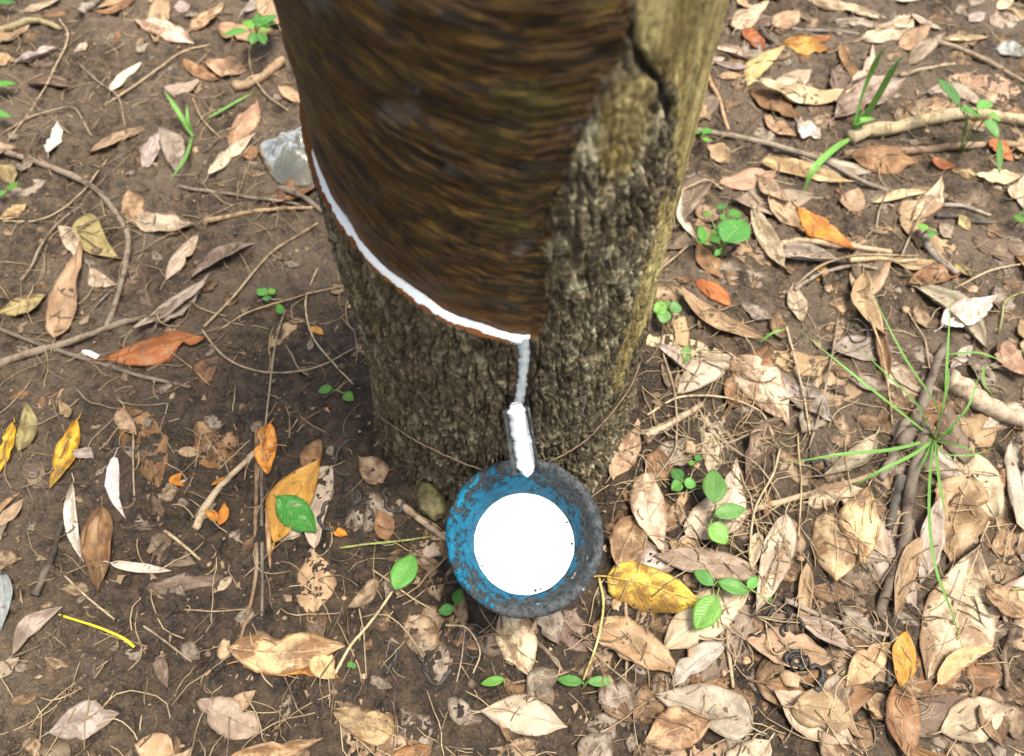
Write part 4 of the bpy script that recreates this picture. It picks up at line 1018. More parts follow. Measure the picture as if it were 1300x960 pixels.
 ('G',330,605,675,665,64,'gold','c','golden tan leaf under the long grey twig'),
 ('G',325,655,430,760,70,'tan','c','tan leaf curled along the golden tan leaf'),
 ('G',738,745,955,690,64,'cream','r','cream rolled leaf below the dark brown domed leaf'),
 ('G',895,800,1002,640,74,'cream','d','cream leaf crossing the rolled cream leaf'),
 ('G',1038,612,1162,655,54,'tan','d','tan leaf below the brown branch'),
 ('G',1125,640,1275,665,66,'cream','w','cream wavy leaf below the seedling'),
 ('G',1240,690,1310,720,60,'pale','f','pale leaf beside the cream wavy leaf'),
 ('G',155,180,292,232,58,'pale','r','pale rolled leaf touching the trunk edge'),
 ('G',150,242,292,252,36,'grey','r','grey rolled leaf touching the trunk edge'),
 ('G',180,292,282,288,38,'pink','f','pinkish leaf below two rolled leaves by the trunk'),
 ('G',660,770,702,675,92,'tan','f','tan brown leaf behind the bright orange leaf'),
 ('G',818,2,915,12,36,'white','f','white leaf far behind the grass blades'),
 ('G',1098,82,1152,55,52,'grey','f','grey leaf beyond the cream rolled leaf'),
 ('G',1195,45,1250,-5,44,'cream','f','cream leaf beyond the grey leaf'),
 ('G',995,815,1045,862,54,'mauve','c','small mauve leaf near the green sprout'),
 ('G',1060,790,1110,830,50,'olive','f','small olive leaf near the green sprout'),
 ('G',250,-10,285,60,40,'pink','f','pink leaf against the trunk behind the pale grey leaf'),
 ('G',1150,545,1260,600,60,'rust','f','rusty leaf under the brown branch by the seedling'),
 ('G',960,590,1060,600,44,'rust','f','reddish leaf sliver under the brown branch'),
 ('H',-10,640,80,705,90,'gold','f','golden leaf tip beside the pale leafy stem'),
 ('P',610,905,720,925,48,'pale','d','pale leaf beyond the pair of green leaflets'),
 ('P',330,930,250,890,44,'mauve','d','mauve leaf in front of the ochre brown leaf'),
 ('P',500,935,425,905,40,'tan','w','tan leaf in front of the dark curled strips'),
 ('P',900,915,815,945,50,'pink','d','pink leaf in front of the rounded grey leaf'),
 ('P',1000,900,1090,940,52,'tan','d','tan leaf in front of the pinkish beige leaf'),
 ('P',60,930,150,905,46,'grey','f','grey leaf in front of the dark leaf imprint'),
 ('P',1190,930,1285,900,50,'pale','f','pale leaf in front of the yellowish leaf'),
]
for a in LV: place_leaf(*a, blotch=1. if any(k in a[8] for k in ('blotch', 'spot', 'speck')) else None)

# ------------------------------------------------------------------ thin stems and dry grass stalks that can be told apart
TH = [
 ([('B',745,470),('B',850,370),('B',1000,190),('B',1170,88)],3.2,'dry straw stalk slanting up to the trunk below the cut'),
 ([('B',735,480),('B',830,590),('B',980,650),('B',1150,640),('B',1310,560)],3.0,'long bowed straw stalk starting at the rust orange leaf'),
 ([('B',1160,250),('B',1120,380),('B',1150,520),('B',1240,640),('B',1310,720)],2.6,'curved straw stalk hanging beside the trunk'),
 ([('B',1040,400),('B',1010,560),('B',975,900)],3.0,'straight grey stem standing in mud below the clover sprout'),
 ([('B',800,480),('B',1000,390),('B',1280,315)],2.4,'thin straw running under the clover sprout'),
 ([('A',0,460),('A',130,410),('A',260,388),('A',330,490)],2.4,'hooked straw on bare mud beside greyish scrap'),
 ([('A',215,65),('A',245,130),('A',190,260),('A',100,400),('A',10,495)],2.2,'long thin straw crossing bare mud from the olive stick'),
 ([('A',280,220),('A',370,310),('A',440,370),('A',460,480)],2.4,'bent straw touching the small whitish leaf'),
 ([('A',380,385),('A',600,258),('A',775,178)],2.8,'thin brown stalk running to the pinkish leaf'),
 ([('A',920,190),('A',925,270),('A',990,370),('A',1060,415)],2.4,'curved pale tendril dropping from the green seedling'),
 ([('A',0,800),('A',160,800),('A',300,690),('A',380,560)],2.2,'thin straw below the long bent twig'),
 ([('B',70,300),('B',150,170),('B',300,10)],3.4,'pale split straw stalk crossing the tan leaves'),
 ([('A',700,345),('A',740,430),('A',815,505)],2.2,'thin straw beside the young grass blades'),
 ([('C',492,0),('C',488,225)],3.0,'grey stem pressed on the wet brown olive leaf'),
 ([('C',240,525),('C',320,600),('C',400,672)],2.8,'thin brown twig above the yellow stalk'),
 ([('C',515,700),('C',600,760),('C',692,832)],3.2,'dark thin twig beyond the yellow stalk'),
 ([('C',600,355),('C',660,400),('C',725,455)],4.5,'pale bark sliver in the muddy leaf skeleton'),
 ([('C',665,640),('C',790,650),('C',890,640)],2.2,'fine straw crossing mud beside the brown stem'),
 ([('H',80,690),('H',130,600),('H',190,515),('H',290,378)],4.5,'pale stem carrying the single green leaf beside the cup'),
 ([('H',90,218),('H',250,205),('H',432,180)],3.2,'olive stem pointing at the blue cup'),
 ([('H',210,300),('H',330,390),('H',445,455)],2.6,'dark thin stem near the single green leaf'),
 ([('H',160,440),('H',185,560),('H',190,700)],2.2,'fine straw beside the pale leafy stem'),
 ([('H',480,505),('H',560,520),('H',605,600),('H',580,680)],2.4,'curled straw over the black strips'),
 ([('H',550,510),('H',540,620),('H',520,715)],2.4,'straight straw over the black strips'),
 ([('H',1040,330),('H',1055,430),('H',1035,560),('H',985,700)],4.0,'yellowish stem hanging past the olive yellow leaf'),
 ([('H',1000,580),('H',1080,660),('H',1150,720)],2.6,'reddish straw in front of the orange tan leaf'),
 ([('D',510,440),('D',540,560),('D',590,790)],3.6,'grey straw stalk beside the cream yellow leaf'),
 ([('D',680,410),('D',640,620),('D',590,830)],3.2,'grey slanting stalk crossing the brown spotted leaf'),
 ([('D',775,410),('D',830,560),('D',860,760)],3.4,'brown stalk behind the grass tuft blades'),
 ([('D',915,370),('D',965,460),('D',990,565)],3.0,'dark stalk near the ragged whitish leaf'),
 ([('D',50,740),('D',160,680),('D',300,670),('D',420,710),('D',470,790)],3.0,'arched straw at the foot of the trunk'),
 ([('D',100,540),('D',140,680),('D',150,832)],3.0,'upright straw beside the trunk foot'),
 ([('D',130,390),('D',150,500),('D',165,600)],2.8,'stem of dry grass under the two lobed seedling'),
 ([('D',75,245),('D',130,210),('D',190,165)],3.6,'straight dry stalk touching the trunk by the leafy seedling'),
 ([('D',1085,280),('D',1190,240),('D',1310,210)],3.0,'long straw beyond the grey stick'),
 ([('D',900,190),('D',930,120),('D',980,20)],3.0,'pale straw leaning on the pale cream leaf'),
 ([('D',1225,440),('D',1235,350),('D',1310,305)],2.6,'curved green straw beside the ragged whitish leaf'),
 ([('E',440,0),('E',560,90),('E',660,170),('E',760,300)],2.8,'long straw over the tan twig toward the rotten sticks'),
 ([('E',720,60),('E',690,160),('E',620,300),('E',600,480)],3.2,'pale stalk crossing the tan twig'),
 ([('E',320,0),('E',310,90),('E',240,190)],2.8,'straw leaning on the pale leaf near the trunk'),
 ([('E',790,0),('E',800,200),('E',790,480)],2.6,'thin grey straw beside the long pale curled leaf'),
 ([('E',460,60),('E',600,20),('E',650,0)],2.8,'short straw behind the sprouts'),
 ([('E',670,700),('E',690,840),('E',760,820)],2.4,'kinked straw beside black curled strips'),
 ([('E',590,730),('E',560,850),('E',500,790)],2.2,'kinked pale rootlet beside the tan stalk'),
 ([('F',510,150),('F',700,155),('F',800,180)],2.6,'pale straw behind the broad ragged tan leaf'),
 ([('F',740,870),('F',870,868)],2.2,'pale straw near the brown twig'),
 ([('F',830,610),('F',900,600)],2.4,'green straw beyond the largest beige leaf'),
 ([('G',760,830),('G',775,760),('G',800,700)],2.6,'straw behind the bright orange leaf tip'),
 ([('G',200,680),('G',120,660),('G',30,700)],2.8,'dry straw at the trunk edge by the pinkish leaf'),
 ([('P',1008,365),('P',1050,338),('P',1165,325)],3.4,'brown stalk between bright orange and orange tan leaves'),
]
thin_cols = [(.44,.33,.19),(.36,.27,.17),(.50,.40,.25),(.30,.23,.16)]
for k, a in enumerate(TH):
    c = (.30, .33, .10) if ('green' in a[2].split()[:2] or 'olive' in a[2].split()[0]) else (.60, .56, .20) if 'yellowish' in a[2] else thin_cols[k % 4]
    place_twig(a[0], a[1], c, a[2], 'stem', name='dry_stem', taper=(1, .75), lift=.004, wob=.12, settle=False, sink=0.)
place_twig([('C',213,664),('C',300,692),('C',370,715),('C',440,745),('C',482,778)], 3.7, 'yellow', 'bright yellow leaf stalk lying on dark mud', 'stalk', name='leaf_stalk', mat='stalk', taper=(.7, 1.1), wob=.1, lift=.003)
place_twig([('B',298,560),('B',325,570),('B',356,585)], 8, 'white', 'small white cylindrical bit beside the forked twigs', 'scrap', name='white_scrap', mat='white', taper=(1, 1), wob=.05, sink=.1)

# ------------------------------------------------------------------ blobs: pebbles, seeds, petals, pod
ICO = None
def blob(r, x, y, rad, mat, label, cat, name, group=None, sq=(1, 1, .7), rough=.18, rot=0., n1=10, n2=14, sink=.25):
    p0 = pix(r, x, y); p = onplane(*p0, .005); R = rad*REG[r][2]*scale_at(*p0)
    SEED[0] += 1; V = []
    for i in range(n1+1):
        th = math.pi*i/n1
        for j in range(n2 if 0 < i < n1 else 1):
            a = 2*math.pi*j/n2; d = np.array([math.sin(th)*math.cos(a), math.sin(th)*math.sin(a), math.cos(th)])
            V.append(d*(1+rough*float(perlin(d[0]*1.6+SEED[0], d[1]*1.6, d[2]*1.6))+rough*.4*float(perlin(d[0]*5+SEED[0], d[1]*5, d[2]*5))))
    V = np.array(V)*np.array(sq)*R; c, s = math.cos(rot), math.sin(rot); V[:, :2] = V[:, :2]@np.array([[c, s], [-s, c]])
    F = [(0, 1+j, 1+(j+1) % n2) for j in range(n2)]; last = len(V)-1
    for i in range(n1-2):
        a = 1+i*n2; F += [(a+j, a+n2+j, a+n2+(j+1) % n2, a+(j+1) % n2) for j in range(n2)]
    a = 1+(n1-2)*n2; F += [(a+j, last, a+(j+1) % n2) for j in range(n2)]
    z = float(hm(p[0], p[1]))+R*sq[2]*(1-sink); ctr = np.array([p[0], p[1], z])
    o = mesh_obj(name, V+ctr, F, M[mat], None, True, ctr); tag(o, label, cat, group); return o
for k, (r, x, y, rad) in enumerate([('E',598,862,24),('E',100,655,32),('E',380,840,24),('E',745,945,48),('F',22,940,28),('B',630,728,16),('B',1083,183,11),('B',1281,400,12),('C',752,466,13),
      ('A',720,557,20),('A',562,26,13),('D',1140,292,24),('E',505,915,18),('D',1140,800,24),('F',150,915,16),('E',400,130,20),('E',370,70,34),('E',655,600,22),('D',910,370,20),('D',655,300,20),('H',180,690,16),('H',105,400,14),('E',805,470,22),('G',945,480,12)]):
    blob(r, x, y, rad*.72, 'pebble', 'small tan pebble resting in the soil', 'pebble', 'pebble', 'pebbles in the soil', (1, .8, .6), .55, k*.9, sink=.6)
pod = blob('H', 432, 72, 56, 'pod', 'mottled olive brown seed pod lying beside the cup', 'seed pod', 'seed_pod', None, (.9, 1.2, .6), .30, .5, 18, 26)
blob('C', 828, 798, 30, 'pebble', 'tan fuzzy seed at the stalk of the large blotched leaf', 'seed', 'seed', None, (.8, 1.2, .8), .3, 0)
for r, x, y, rad, sq in [('C',800,178,24,(1,.9,.5)),('C',818,300,16,(.7,2.,.6)),('C',780,306,16,(1.6,.7,.5)),('C',1245,362,16,(1.6,.6,.6)),('C',652,168,22,(1.1,.7,.5)),('C',660,195,14,(1.2,.8,.5))]:
    p_ = onplane(*pix(r, x, y), .004); L_ = rad*max(sq[:2])*2.6*REG[r][2]*scale_at(*pix(r, x, y)); a_ = (x*.7+y) % 3.1 if sq[0] >= sq[1] else 1.5
    d_ = np.array([math.cos(a_), math.sin(a_), 0])*L_/2
    leaf_world(p_-d_, p_+d_, L_*.5, (.72, .27, .02), 'c', 'small orange fallen petal on the dark mud', 'petal', 'orange petals on the mud', .5, 'petal', stalk=False, nu=8, nv=7)
# black curled strips of old latex
rg = np.random.default_rng(5)
for r, x, y, rad, turns in [('H',240,620,60,.4),('H',575,570,68,1.4),('H',440,640,66,.6),('H',190,105,34,.7),('H',295,45,46,.6),('H',130,55,40,.5),('F',35,868,42,1.3),('F',85,930,50,.6),
      ('F',20,745,40,.6),('E',640,735,40,.7),('E',720,710,50,.6),('E',790,880,46,1.4),('E',840,935,40,.6),('C',1290,110,60,.6),('C',1265,250,60,.5),('D',735,455,44,1.2),('D',620,290,34,.7),('F',130,130,36,1.1),('F',60,90,40,.6),('H',60,110,44,.6)]:
    where = {'H': 'in front of the cup' if y > 400 else 'near the seed pod', 'F': 'by the mauve grey folded leaf' if y > 400 else 'by the tan twig', 'E': 'by the long pale curled leaf', 'C': 'by the ochre leaf', 'D': 'under the grass blades'}[r]
    slab = f"blackish {'tightly coiled' if turns > 1 else 'bent'} strip of old latex on soil {where}"
    a0 = rg.uniform(0, 6.28); t = np.linspace(0, 1, 26); ang = a0+t*turns*6.283; q = rad*(1-.55*t*(turns > 1))*(1+.15*np.sin(t*7))
    px = [pix(r, x+q[i]*math.cos(ang[i])*.9, y+q[i]*math.sin(ang[i])) for i in range(26)]
    P = np.array([onplane(*p_, .004) for p_ in px]); w_ = rg.uniform(.0016, .0028); P[:, :2] += .004*np.column_stack([perlin(t*5+x, t*0+1., 0.), perlin(t*5+x, t*0+6., 0.)])
    twig_world(P, w_, (.02, .02, .02), slab, 'latex strip', 'latex_strip', 'strip', (.8, .9), 0, .25, 'black curled latex strips', True, .95)

# ------------------------------------------------------------------ green plants
GRN = [(.12, .38, .06), (.16, .46, .09), (.20, .48, .07), (.10, .33, .07)]
def seedling(label, base, leaves, h=.025, name='seedling', cat='seedling', stem=True, group=None, light=0):
    """base: (region,x,y) ; leaves: list of (bx,by,tx,ty,w[,height factor]) in the same region's pixels"""
    r = base[0]; b = onplane(*pix(*base), .004); b[2] = float(hm(b[0], b[1]))
    root = empty(name, b); tag(root, label, cat, group)
    for k, q in enumerate(leaves):
        hh = h*(q[5] if len(q) > 5 else 1.); p0, p1 = pix(r, q[0], q[1]), pix(r, q[2], q[3])
        A, B = onplane(*p0, b[2]+hh), onplane(*p1, b[2]+hh*.92); wm = q[4]*REG[r][2]*scale_at(*p0, b[2]+hh)
        SEED[0] += 1; sd_ = SEED[0]; rg = np.random.default_rng(sd_)
        nu, nv = 11, 7; t = np.linspace(0, 1, nu); v = np.linspace(-1, 1, nv); TT, VV = np.meshgrid(t, v, indexing='ij')
        wt = np.sin(np.pi*t**rg.uniform(.75, 1.))**.75; wt[0] = .05; wt[-1] = .03
        d = (B-A); Ln = np.linalg.norm(d[:2]); d2 = d[:2]/(Ln+1e-9); s = np.array([-d2[1], d2[0]])
        Wd = wm/2*wt[:, None]*(1+.08*perlin(TT*5+sd_, np.sign(VV)*3., 0.))
        X = A[0]+d[0]*TT+s[0]*VV*Wd; Y = A[1]+d[1]*TT+s[1]*VV*Wd
        Z = A[2]+d[2]*TT+abs(VV)*Wd*.22-.10*Ln*TT**2+.07*wm*perlin(TT*3+sd_, VV*1.5, 0.)
        Z = np.maximum(Z, hm(X, Y)+.001)
        top = np.stack([X, Y, Z], -1).reshape(-1, 3); ID = np.arange(nu*nv).reshape(nu, nv); o_ = nu*nv; F = []
        for i in range(nu-1):
            for j in range(nv-1):
                a, bb, c_, e = (int(x) for x in (ID[i, j], ID[i+1, j], ID[i+1, j+1], ID[i, j+1])); F += [(a, bb, c_, e), (a+o_, e+o_, c_+o_, bb+o_)]
        ring = list(ID[:, 0])+list(ID[-1, 1:])+list(ID[-2::-1, -1])+list(ID[0, -2:0:-1])
        F += [(int(y), int(x), int(x+o_), int(y+o_)) for x, y in zip(ring, ring[1:]+ring[:1])]
        uv = np.stack([TT, VV*.5+.5], -1).reshape(-1, 2)
        me = np.vstack([top, top-np.array([0, 0, .0004])])-b
        o = mesh_obj('leaf', me, F, M['green'], root, True, None, np.vstack([uv, uv]))
        g = np.array(GRN[sd_ % 4])*rg.uniform(.65, 1.1)+light*np.array([.15, .12, .10]); o.color = (*g, rg.uniform(.1, .5))
        if stem:
            mid = (b+A)/2; mid[2] = b[2]+hh*.75
            V, F2 = tube(catmull([b+np.array([0, 0, -.002]), mid, A+np.array([0, 0, -.0006])], 8), np.linspace(.0009, .0006, 8), 5)
            mesh_obj('stem', V-b, F2, M['stem'], root)
    return root
seedling('leafy green seedling beside the upper trunk on pinkish leaves', ('A',955,185), [(905,115,820,120,40),(930,105,895,70,40),(945,100,1010,45,55),(960,95,1010,75,40),(935,120,925,160,45),(955,110,990,105,34),(940,90,945,40,34),(955,120,970,160,36)], .05)
seedling('bright clover like sprout alone on mud below the cut', ('B',975,375), [(978,358,940,338,38),(982,352,1012,342,32),(978,362,980,382,32)], .012)
seedling('single light green leaflet above the straight grey stem', ('B',1035,418), [(1040,405,1012,420,52)], .014)
seedling('pair of tiny green leaflets near the trunk foot', ('B',1220,730), [(1220,700,1165,712,38),(1262,720,1295,745,40)], .008)
seedling('pair of small green leaves beside the cup', ('H',515,440), [(510,440,452,450,44),(520,425,530,365,44)], .014)
seedling('single oval green leaf on a pale stem beside the cup', ('H',292,374), [(292,372,362,238,95)], .012)
seedling('tiny green sprout beside the pale leafy stem', ('H',132,650), [(132,650,120,640,26),(134,650,150,655,22)], .006)
seedling('leafy seedling cluster beside the right trunk edge', ('D',300,190), [(240,150,235,90,34),(245,155,225,135,30),(262,62,245,52,30),(310,40,290,25,44),(325,60,368,50,40),(315,65,300,75,36),(290,120,275,105,44),(310,150,385,70,110),(290,150,265,125,40),(295,175,280,195,20)], .035)
seedling('two lobed pale green seedling on mud right of the trunk', ('D',128,395), [(120,365,75,372,55),(128,362,172,370,50),(112,372,110,415,48),(122,360,110,345,36)], .02, light=.5)
seedling('faint green leaf on the mud coated leaf by trunk', ('D',185,540), [(178,550,190,485,36)], .006, light=.6)
seedling('three bright green leaflets near the pale leaf by the cup', ('E',350,185), [(345,180,312,135,52),(345,188,308,215,48),(355,185,402,200,46)], .018)
seedling('two tiny bright leaflets behind the three bright leaflets', ('E',398,110), [(395,112,372,115,24),(400,105,418,82,30)], .014)
seedling('three leaf seedling with oval leaves over the pale leaf', ('E',470,300), [(470,268,470,130,92,1.1),(470,312,595,282,66,1.),(455,345,520,420,85,.8)], .028, light=.35)
seedling('trailing green seedling over the broad pale leaf', ('E',490,560), [(468,580,395,520,55),(485,570,610,600,62),(600,590,635,545,40),(480,620,400,745,100),(690,640,675,630,22)], .018, light=.15)
seedling('pair of green leaflets in front of the cup', ('P',742,872), [(740,866,707,862,14),(745,866,780,864,13)], .012)
seedling('small green leaflet in front of the cup', ('P',640,872), [(640,862,610,868,12)], .01)
seedling('pale green seedling with drooping leaves behind the mottled branch', ('G',1065,560), [(1060,385,990,270,50),(1065,400,1150,420,40),(1130,400,1185,365,50),(1170,420,1220,440,40),(1160,440,1210,500,50),(1210,510,1215,625,24),(1075,390,1110,410,30)], .075, light=.35)
seedling('green sprout beside the grey stick', ('D',975,115), [(975,110,955,85,34),(980,115,1020,118,22),(985,120,1000,135,24)], .02, light=.2)
seedling('green shoot beside the olive leaf and long bent twig', ('A',35,690), [(20,705,-10,715,30),(35,700,60,662,34)], .015)
seedling('green leaf tip far from the trunk beyond the olive stick', ('A',15,5), [(-20,10,55,5,34)], .02)
seedling('two green leaves beside the hooked straw', ('A',-10,360), [(-30,315,55,300,34),(-30,410,38,425,32)], .02)
seedling('green sprig beyond the ragged whitish leaf', ('D',1290,70), [(1295,85,1270,55,30),(1300,60,1290,45,20)], .02)
seedling('green leaflets beside the orange tan leaf near trunk', ('G',110,500), [(120,490,155,470,34),(105,490,85,480,30),(120,510,150,515,26)], .02)
seedling('tiny green leaf beside the large blotched leaf', ('C',1285,850), [(1280,848,1298,852,20)], .006)
# green fallen leaf on the ochre leaf
place_leaf('C', 1032, 258, 1168, 372, 112, (.06, .30, .05), 'd', 'green fallen leaf resting on the ochre leaf', name='green_leaf', mat='green', blotch=.6, shape=.8)

def grass(label, base, blades, name='grass_tuft', cat='grass', group=None):
    r0 = base[0]; b = onplane(*pix(*base), .004); b[2] = float(hm(b[0], b[1])); root = empty(name, b); tag(root, label, cat, group)
    for pts, w_, hts in blades:
        P = []
        for (r, x, y), hgt in zip(pts, hts):
            q = onplane(*pix(r, x, y), b[2]+hgt); q[2] = max(q[2], float(hm(q[0], q[1]))+.002); P.append(q)
        P = catmull(P, 20); t = np.linspace(0, 1, 20); wd = .72*w_*scale_at(*pix(*pts[0]))*.5*np.clip(np.minimum(.55+t*3, (1-t)*3.2), .08, 1)
        T_ = np.gradient(P, axis=0); S_ = np.cross(T_, [0, 0, 1.]); S_ /= np.linalg.norm(S_, axis=1)[:, None]+1e-9
        V = []
        for i in range(20):
            for f, dz in ((-1, .25), (0, 0), (1, .25), (0, -.0004/max(wd[i], 1e-5))):
                V.append(P[i]+S_[i]*wd[i]*f+np.array([0, 0, wd[i]*dz]))
        F = [(i*4+j, (i+1)*4+j, (i+1)*4+(j+1) % 4, i*4+(j+1) % 4) for i in range(19) for j in range(4)]+[(0, 1, 2, 3), (76, 79, 78, 77)]
        uv = np.array([(i/19, .5+.25*f) for i in range(20) for f in (-1, 0, 1, 0)])
        o = mesh_obj('blade', np.array(V)-b, F, M['green'], root, False, None, uv); g = np.array((.22, .47, .10))*rng.uniform(.85, 1.15); o.color = (*g, .1)
    return root
grass('spreading grass tuft with long thin arching blades', ('F',552,30), [
 ([('D',995,800),('D',860,685),('D',740,590),('D',560,440)],5,(0,.05,.07,.075)), ([('D',1020,790),('D',1010,690),('D',900,520),('D',780,280)],4.5,(0,.05,.09,.11)),
 ([('D',1000,800),('D',950,690),('D',850,590),('D',735,480)],4,(0,.04,.05,.05)), ([('D',1005,800),('D',1035,680),('D',1045,560),('D',1060,290)],4.5,(0,.06,.10,.14)),
 ([('D',1010,810),('D',1110,700),('D',1155,580)],3.6,(0,.04,.05)), ([('D',1000,800),('D',1030,700),('D',1050,600),('D',1040,520)],4,(0,.05,.07,.08)),
 ([('F',552,25),('F',400,62),('F',200,82),('F',-10,116)],6,(0,.035,.045,.03)), ([('F',552,30),('F',480,80),('F',360,140),('F',230,212)],5.5,(0,.03,.035,.01)),
 ([('F',548,30),('F',541,170),('F',540,350),('F',565,520),('F',630,700),('F',675,855)],4.6,(0,.05,.07,.07,.05,.012)), ([('F',555,35),('F',575,170),('F',600,322)],5,(0,.04,.05)),
 ([('F',555,40),('F',640,45),('F',715,70)],5,(0,.025,.03)), ([('F',560,50),('F',600,78),('F',690,85),('F',790,55)],3.4,(0,.03,.035,.02)),
 ([('F',548,40),('F',525,95),('F',500,145)],5,(0,.02,.015)), ([('F',552,20),('F',600,10),('F',640,-30)],4.5,(0,.03,.05)), ([('F',550,20),('F',540,-20),('F',520,-60)],4.5,(0,.03,.05))])
grass('young grass plant with two long upright blades on right', ('G',670,500), [
 ([('G',668,505),('G',700,370),('G',755,230),('G',803,158)],9,(0,.06,.12,.15)), ([('G',680,495),('G',760,360),('G',830,240),('G',897,180)],11,(0,.06,.11,.14)),
 ([('G',660,510),('G',600,550),('G',530,620),('G',488,712)],11,(.005,.035,.04,.01)), ([('G',672,480),('G',700,445),('G',755,435)],12,(.01,.03,.03)), ([('G',690,470),('G',715,420),('G',745,440)],9,(.01,.03,.02)), ([('G',675,470),('G',690,420),('G',700,400)],8,(.01,.03,.04))])
grass('small young grass shoot with three blades on bare mud', ('A',708,500), [
 ([('A',706,498),('A',660,420),('A',600,330)],8,(0,.025,.04)), ([('A',706,500),('A',680,580),('A',620,668)],6,(0,.015,.01)), ([('A',704,495),('A',690,440),('A',685,380)],5,(0,.02,.03)), ([('A',704,490),('A',665,440),('A',655,400)],6,(0,.015,.02))])
grass('lone olive grass stalk near the pinkish orange leaf', ('A',770,440), [([('A',770,440),('A',840,390),('A',935,335)],6,(0,.012,.02))])
grass('small bent grass blade beside the ragged whitish leaf', ('D',1170,560), [([('D',1165,560),('D',1170,620),('D',1210,668)],4,(.02,.02,.0)), ([('D',1050,520),('D',1150,515),('D',1235,545)],4,(.01,.02,.015))])
grass('short green blades at the muddy pale leaf', ('D',450,470), [([('D',430,480),('D',470,450),('D',520,435)],4.5,(0,.012,.015))])

# ------------------------------------------------------------------ what nobody could count: crumbs, fibres, litter beyond the view
rg = np.random.default_rng(77)
def scatter(n, ymin=-.50, ymax=1.3):
    out = []
    while len(out) < n:
        x = rg.uniform(-1.0, 1.0); y = ymin+(ymax-ymin)*rg.random()**1.5
        if math.hypot(x, y) > RT+.012 and math.hypot(x-cc[0], y-cc[1]) > .05: out.append((x, y))
    return np.array(out)
ph_ = (1+5**.5)/2
IC = np.array([(-1,ph_,0),(1,ph_,0),(-1,-ph_,0),(1,-ph_,0),(0,-1,ph_),(0,1,ph_),(0,-1,-ph_),(0,1,-ph_),(ph_,0,-1),(ph_,0,1),(-ph_,0,-1),(-ph_,0,1)]); IC /= np.linalg.norm(IC[0])
IF = [(0,11,5),(0,5,1),(0,1,7),(0,7,10),(0,10,11),(1,5,9),(5,11,4),(11,10,2),(10,7,6),(7,1,8),(3,9,4),(3,4,2),(3,2,6),(3,6,8),(3,8,9),(4,9,5),(2,4,11),(6,2,10),(8,6,7),(9,8,1)]
pts = scatter(9000); V = []; F = []
for k, (x, y) in enumerate(pts):
    s_ = .0011*math.exp(rg.normal()*.55); q = IC*(1+rg.normal(size=(12, 1))*.22)*s_*rg.uniform(.6, 1.3, 3)
    z = float(hm(x, y, G0)); V.append(q+np.array([x, y, z+s_*.35])); F += [tuple(12*k+i for i in f) for f in IF]
o = mesh_obj('soil_crumbs', np.vstack(V), F, M['crumb'], None, True); tag(o, 'loose crumbs of brown soil strewn over the ground', 'soil', None, 'stuff')
def fibres(n, rad, name, mat, label, lmax, sc):
    V = []; F = []; base = 0
    for x, y in sc:
        a = rg.uniform(0, 6.28); L_ = rg.uniform(.010, lmax); bend = rg.normal()*1.3; m = 7; P = []
        for i in range(m):
            P.append((x, y)); x += math.cos(a)*L_/m; y += math.sin(a)*L_/m; a += bend/m+rg.normal()*.18
        P = np.array(P); z = hm(P[:, 0], P[:, 1]); z = np.convolve(np.pad(z, 2, mode='edge'), np.ones(5)/5, 'valid')+.0012+.002*np.sin(np.linspace(0, 3.14, m))*rg.random()
        v, f = tube(np.column_stack([P, z]), rad*rg.uniform(.5, 1.3), 4); V.append(v); F += [tuple(base+i for i in q) for q in f]; base += len(v)
    o = mesh_obj(name, np.vstack(V), F, M[mat], None, True); tag(o, label, 'fibres', None, 'stuff')
sc = scatter(2100); trk = np.array([(rg.normal()*.10+.24, rg.normal()*.09-.10) for _ in range(260)])
trk = trk[np.hypot(trk[:, 0], trk[:, 1]) > RT+.02]; trk = trk[np.hypot(trk[:, 0]-cc[0], trk[:, 1]-cc[1]) > .08]
fibres(0, .00055, 'dry_fibres', 'fibre', 'fine dry straw fibres and rootlets strewn over the mud', .10, np.vstack([sc, trk]))
fibres(0, .0007, 'dark_rootlets', 'crumb', 'fine dark brown rootlets strewn over the mud', .09, scatter(1300))
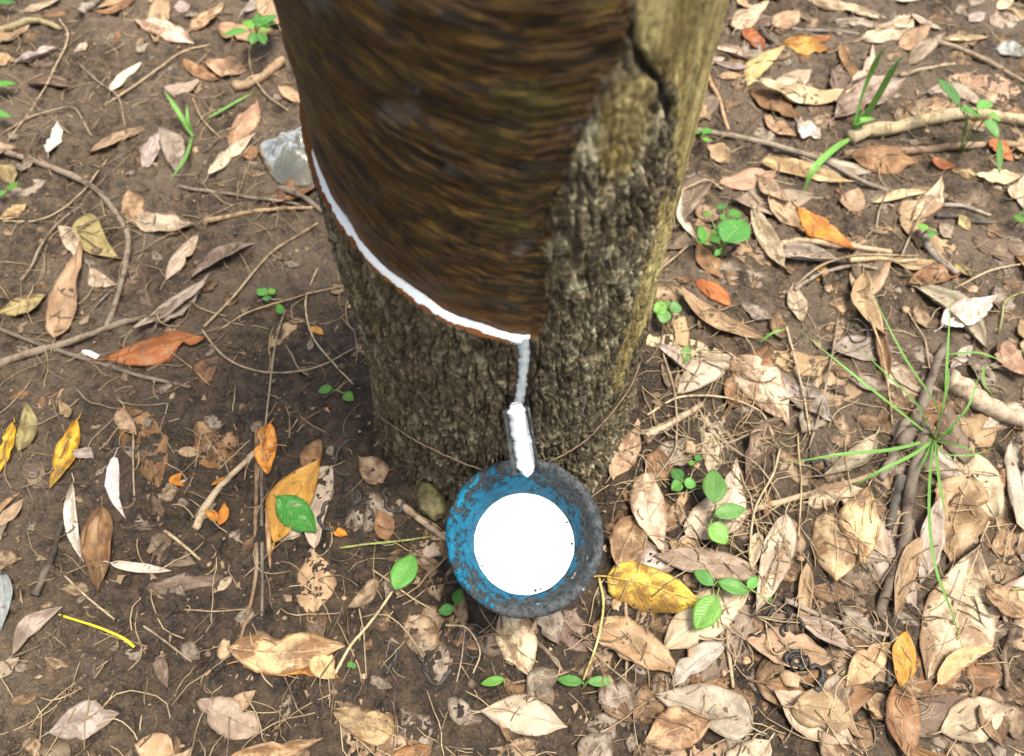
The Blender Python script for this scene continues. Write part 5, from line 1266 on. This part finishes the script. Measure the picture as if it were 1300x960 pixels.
# leaf flakes: tiny brown bits
V = []; F = []; sc = scatter(7000); sc = sc[(hm(sc[:, 0], sc[:, 1])-hm(sc[:, 0], sc[:, 1], G0)) < .0025][:4200]
for k, (x, y) in enumerate(sc):
    L_ = .0026*math.exp(rg.normal()*.55); a = rg.uniform(0, 6.28); z = float(hm(x, y))+.0012; c, s = math.cos(a), math.sin(a); ti = rg.normal(size=2)*.25
    ang = np.sort(rg.uniform(0, 6.28, 6)); rd = rg.uniform(.35, 1.1, 6)
    for q in range(6):
        u, v = math.cos(ang[q])*rd[q], math.sin(ang[q])*rd[q]*.6
        dx, dy = (u*c-v*s)*L_, (u*s+v*c)*L_; zz_ = z+dx*ti[0]+dy*ti[1]+abs(u)*L_*.2
        V.append((x+dx, y+dy, zz_)); V.append((x+dx, y+dy, zz_-.0005))
    b = 12*k; F += [tuple(b+2*i for i in range(6)), tuple(b+2*i+1 for i in range(6))[::-1]]+[(b+2*i, b+2*i+1, b+(2*i+3) % 12, b+(2*i+2) % 12) for i in range(6)]
o = mesh_obj('leaf_flakes', V, F, M['flake'], None, False); tag(o, 'tiny broken flakes of dry leaf strewn on soil', 'leaf flakes', None, 'stuff')
# leaf litter beyond the picture's edges
V = []; F = []; UV = []; base = 0; made = 0
while made < 230:
    x, y = rg.uniform(-1.6, 1.6), rg.uniform(-.9, 1.9)
    u, v = frame_px((x, y, 0)); d = (np.array([x, y, 0])-CAM)@FW
    if d > .05 and -60 < u < 1360 and -60 < v < 1020: continue
    if math.hypot(x, y) < .25: continue
    a = rg.uniform(0, 6.28); L_ = rg.uniform(.05, .12); inb = gx[0]+.06 < x < gx[-1]-.06 and gy[0]+.06 < y < gy[-1]-.06
    if not inb: continue
    top, bot, f, uv, ID = leaf_mesh((x, y), (x+math.cos(a)*L_, y+math.sin(a)*L_), L_*rg.uniform(.3, .5), rg.choice(list('fcdw')), 5000+made, 9, 5)
    V += [top, bot]; UV.append(uv); F += [tuple(base+i for i in q) for q in f]; base += len(top)*2; made += 1
o = mesh_obj('leaf_litter', np.vstack(V), F, M['leaf'], None, True, None, np.vstack(UV)); o.color = (.42, .30, .20, .7); tag(o, 'dry brown leaf litter spreading away over the plantation floor', 'leaf litter', None, 'stuff')
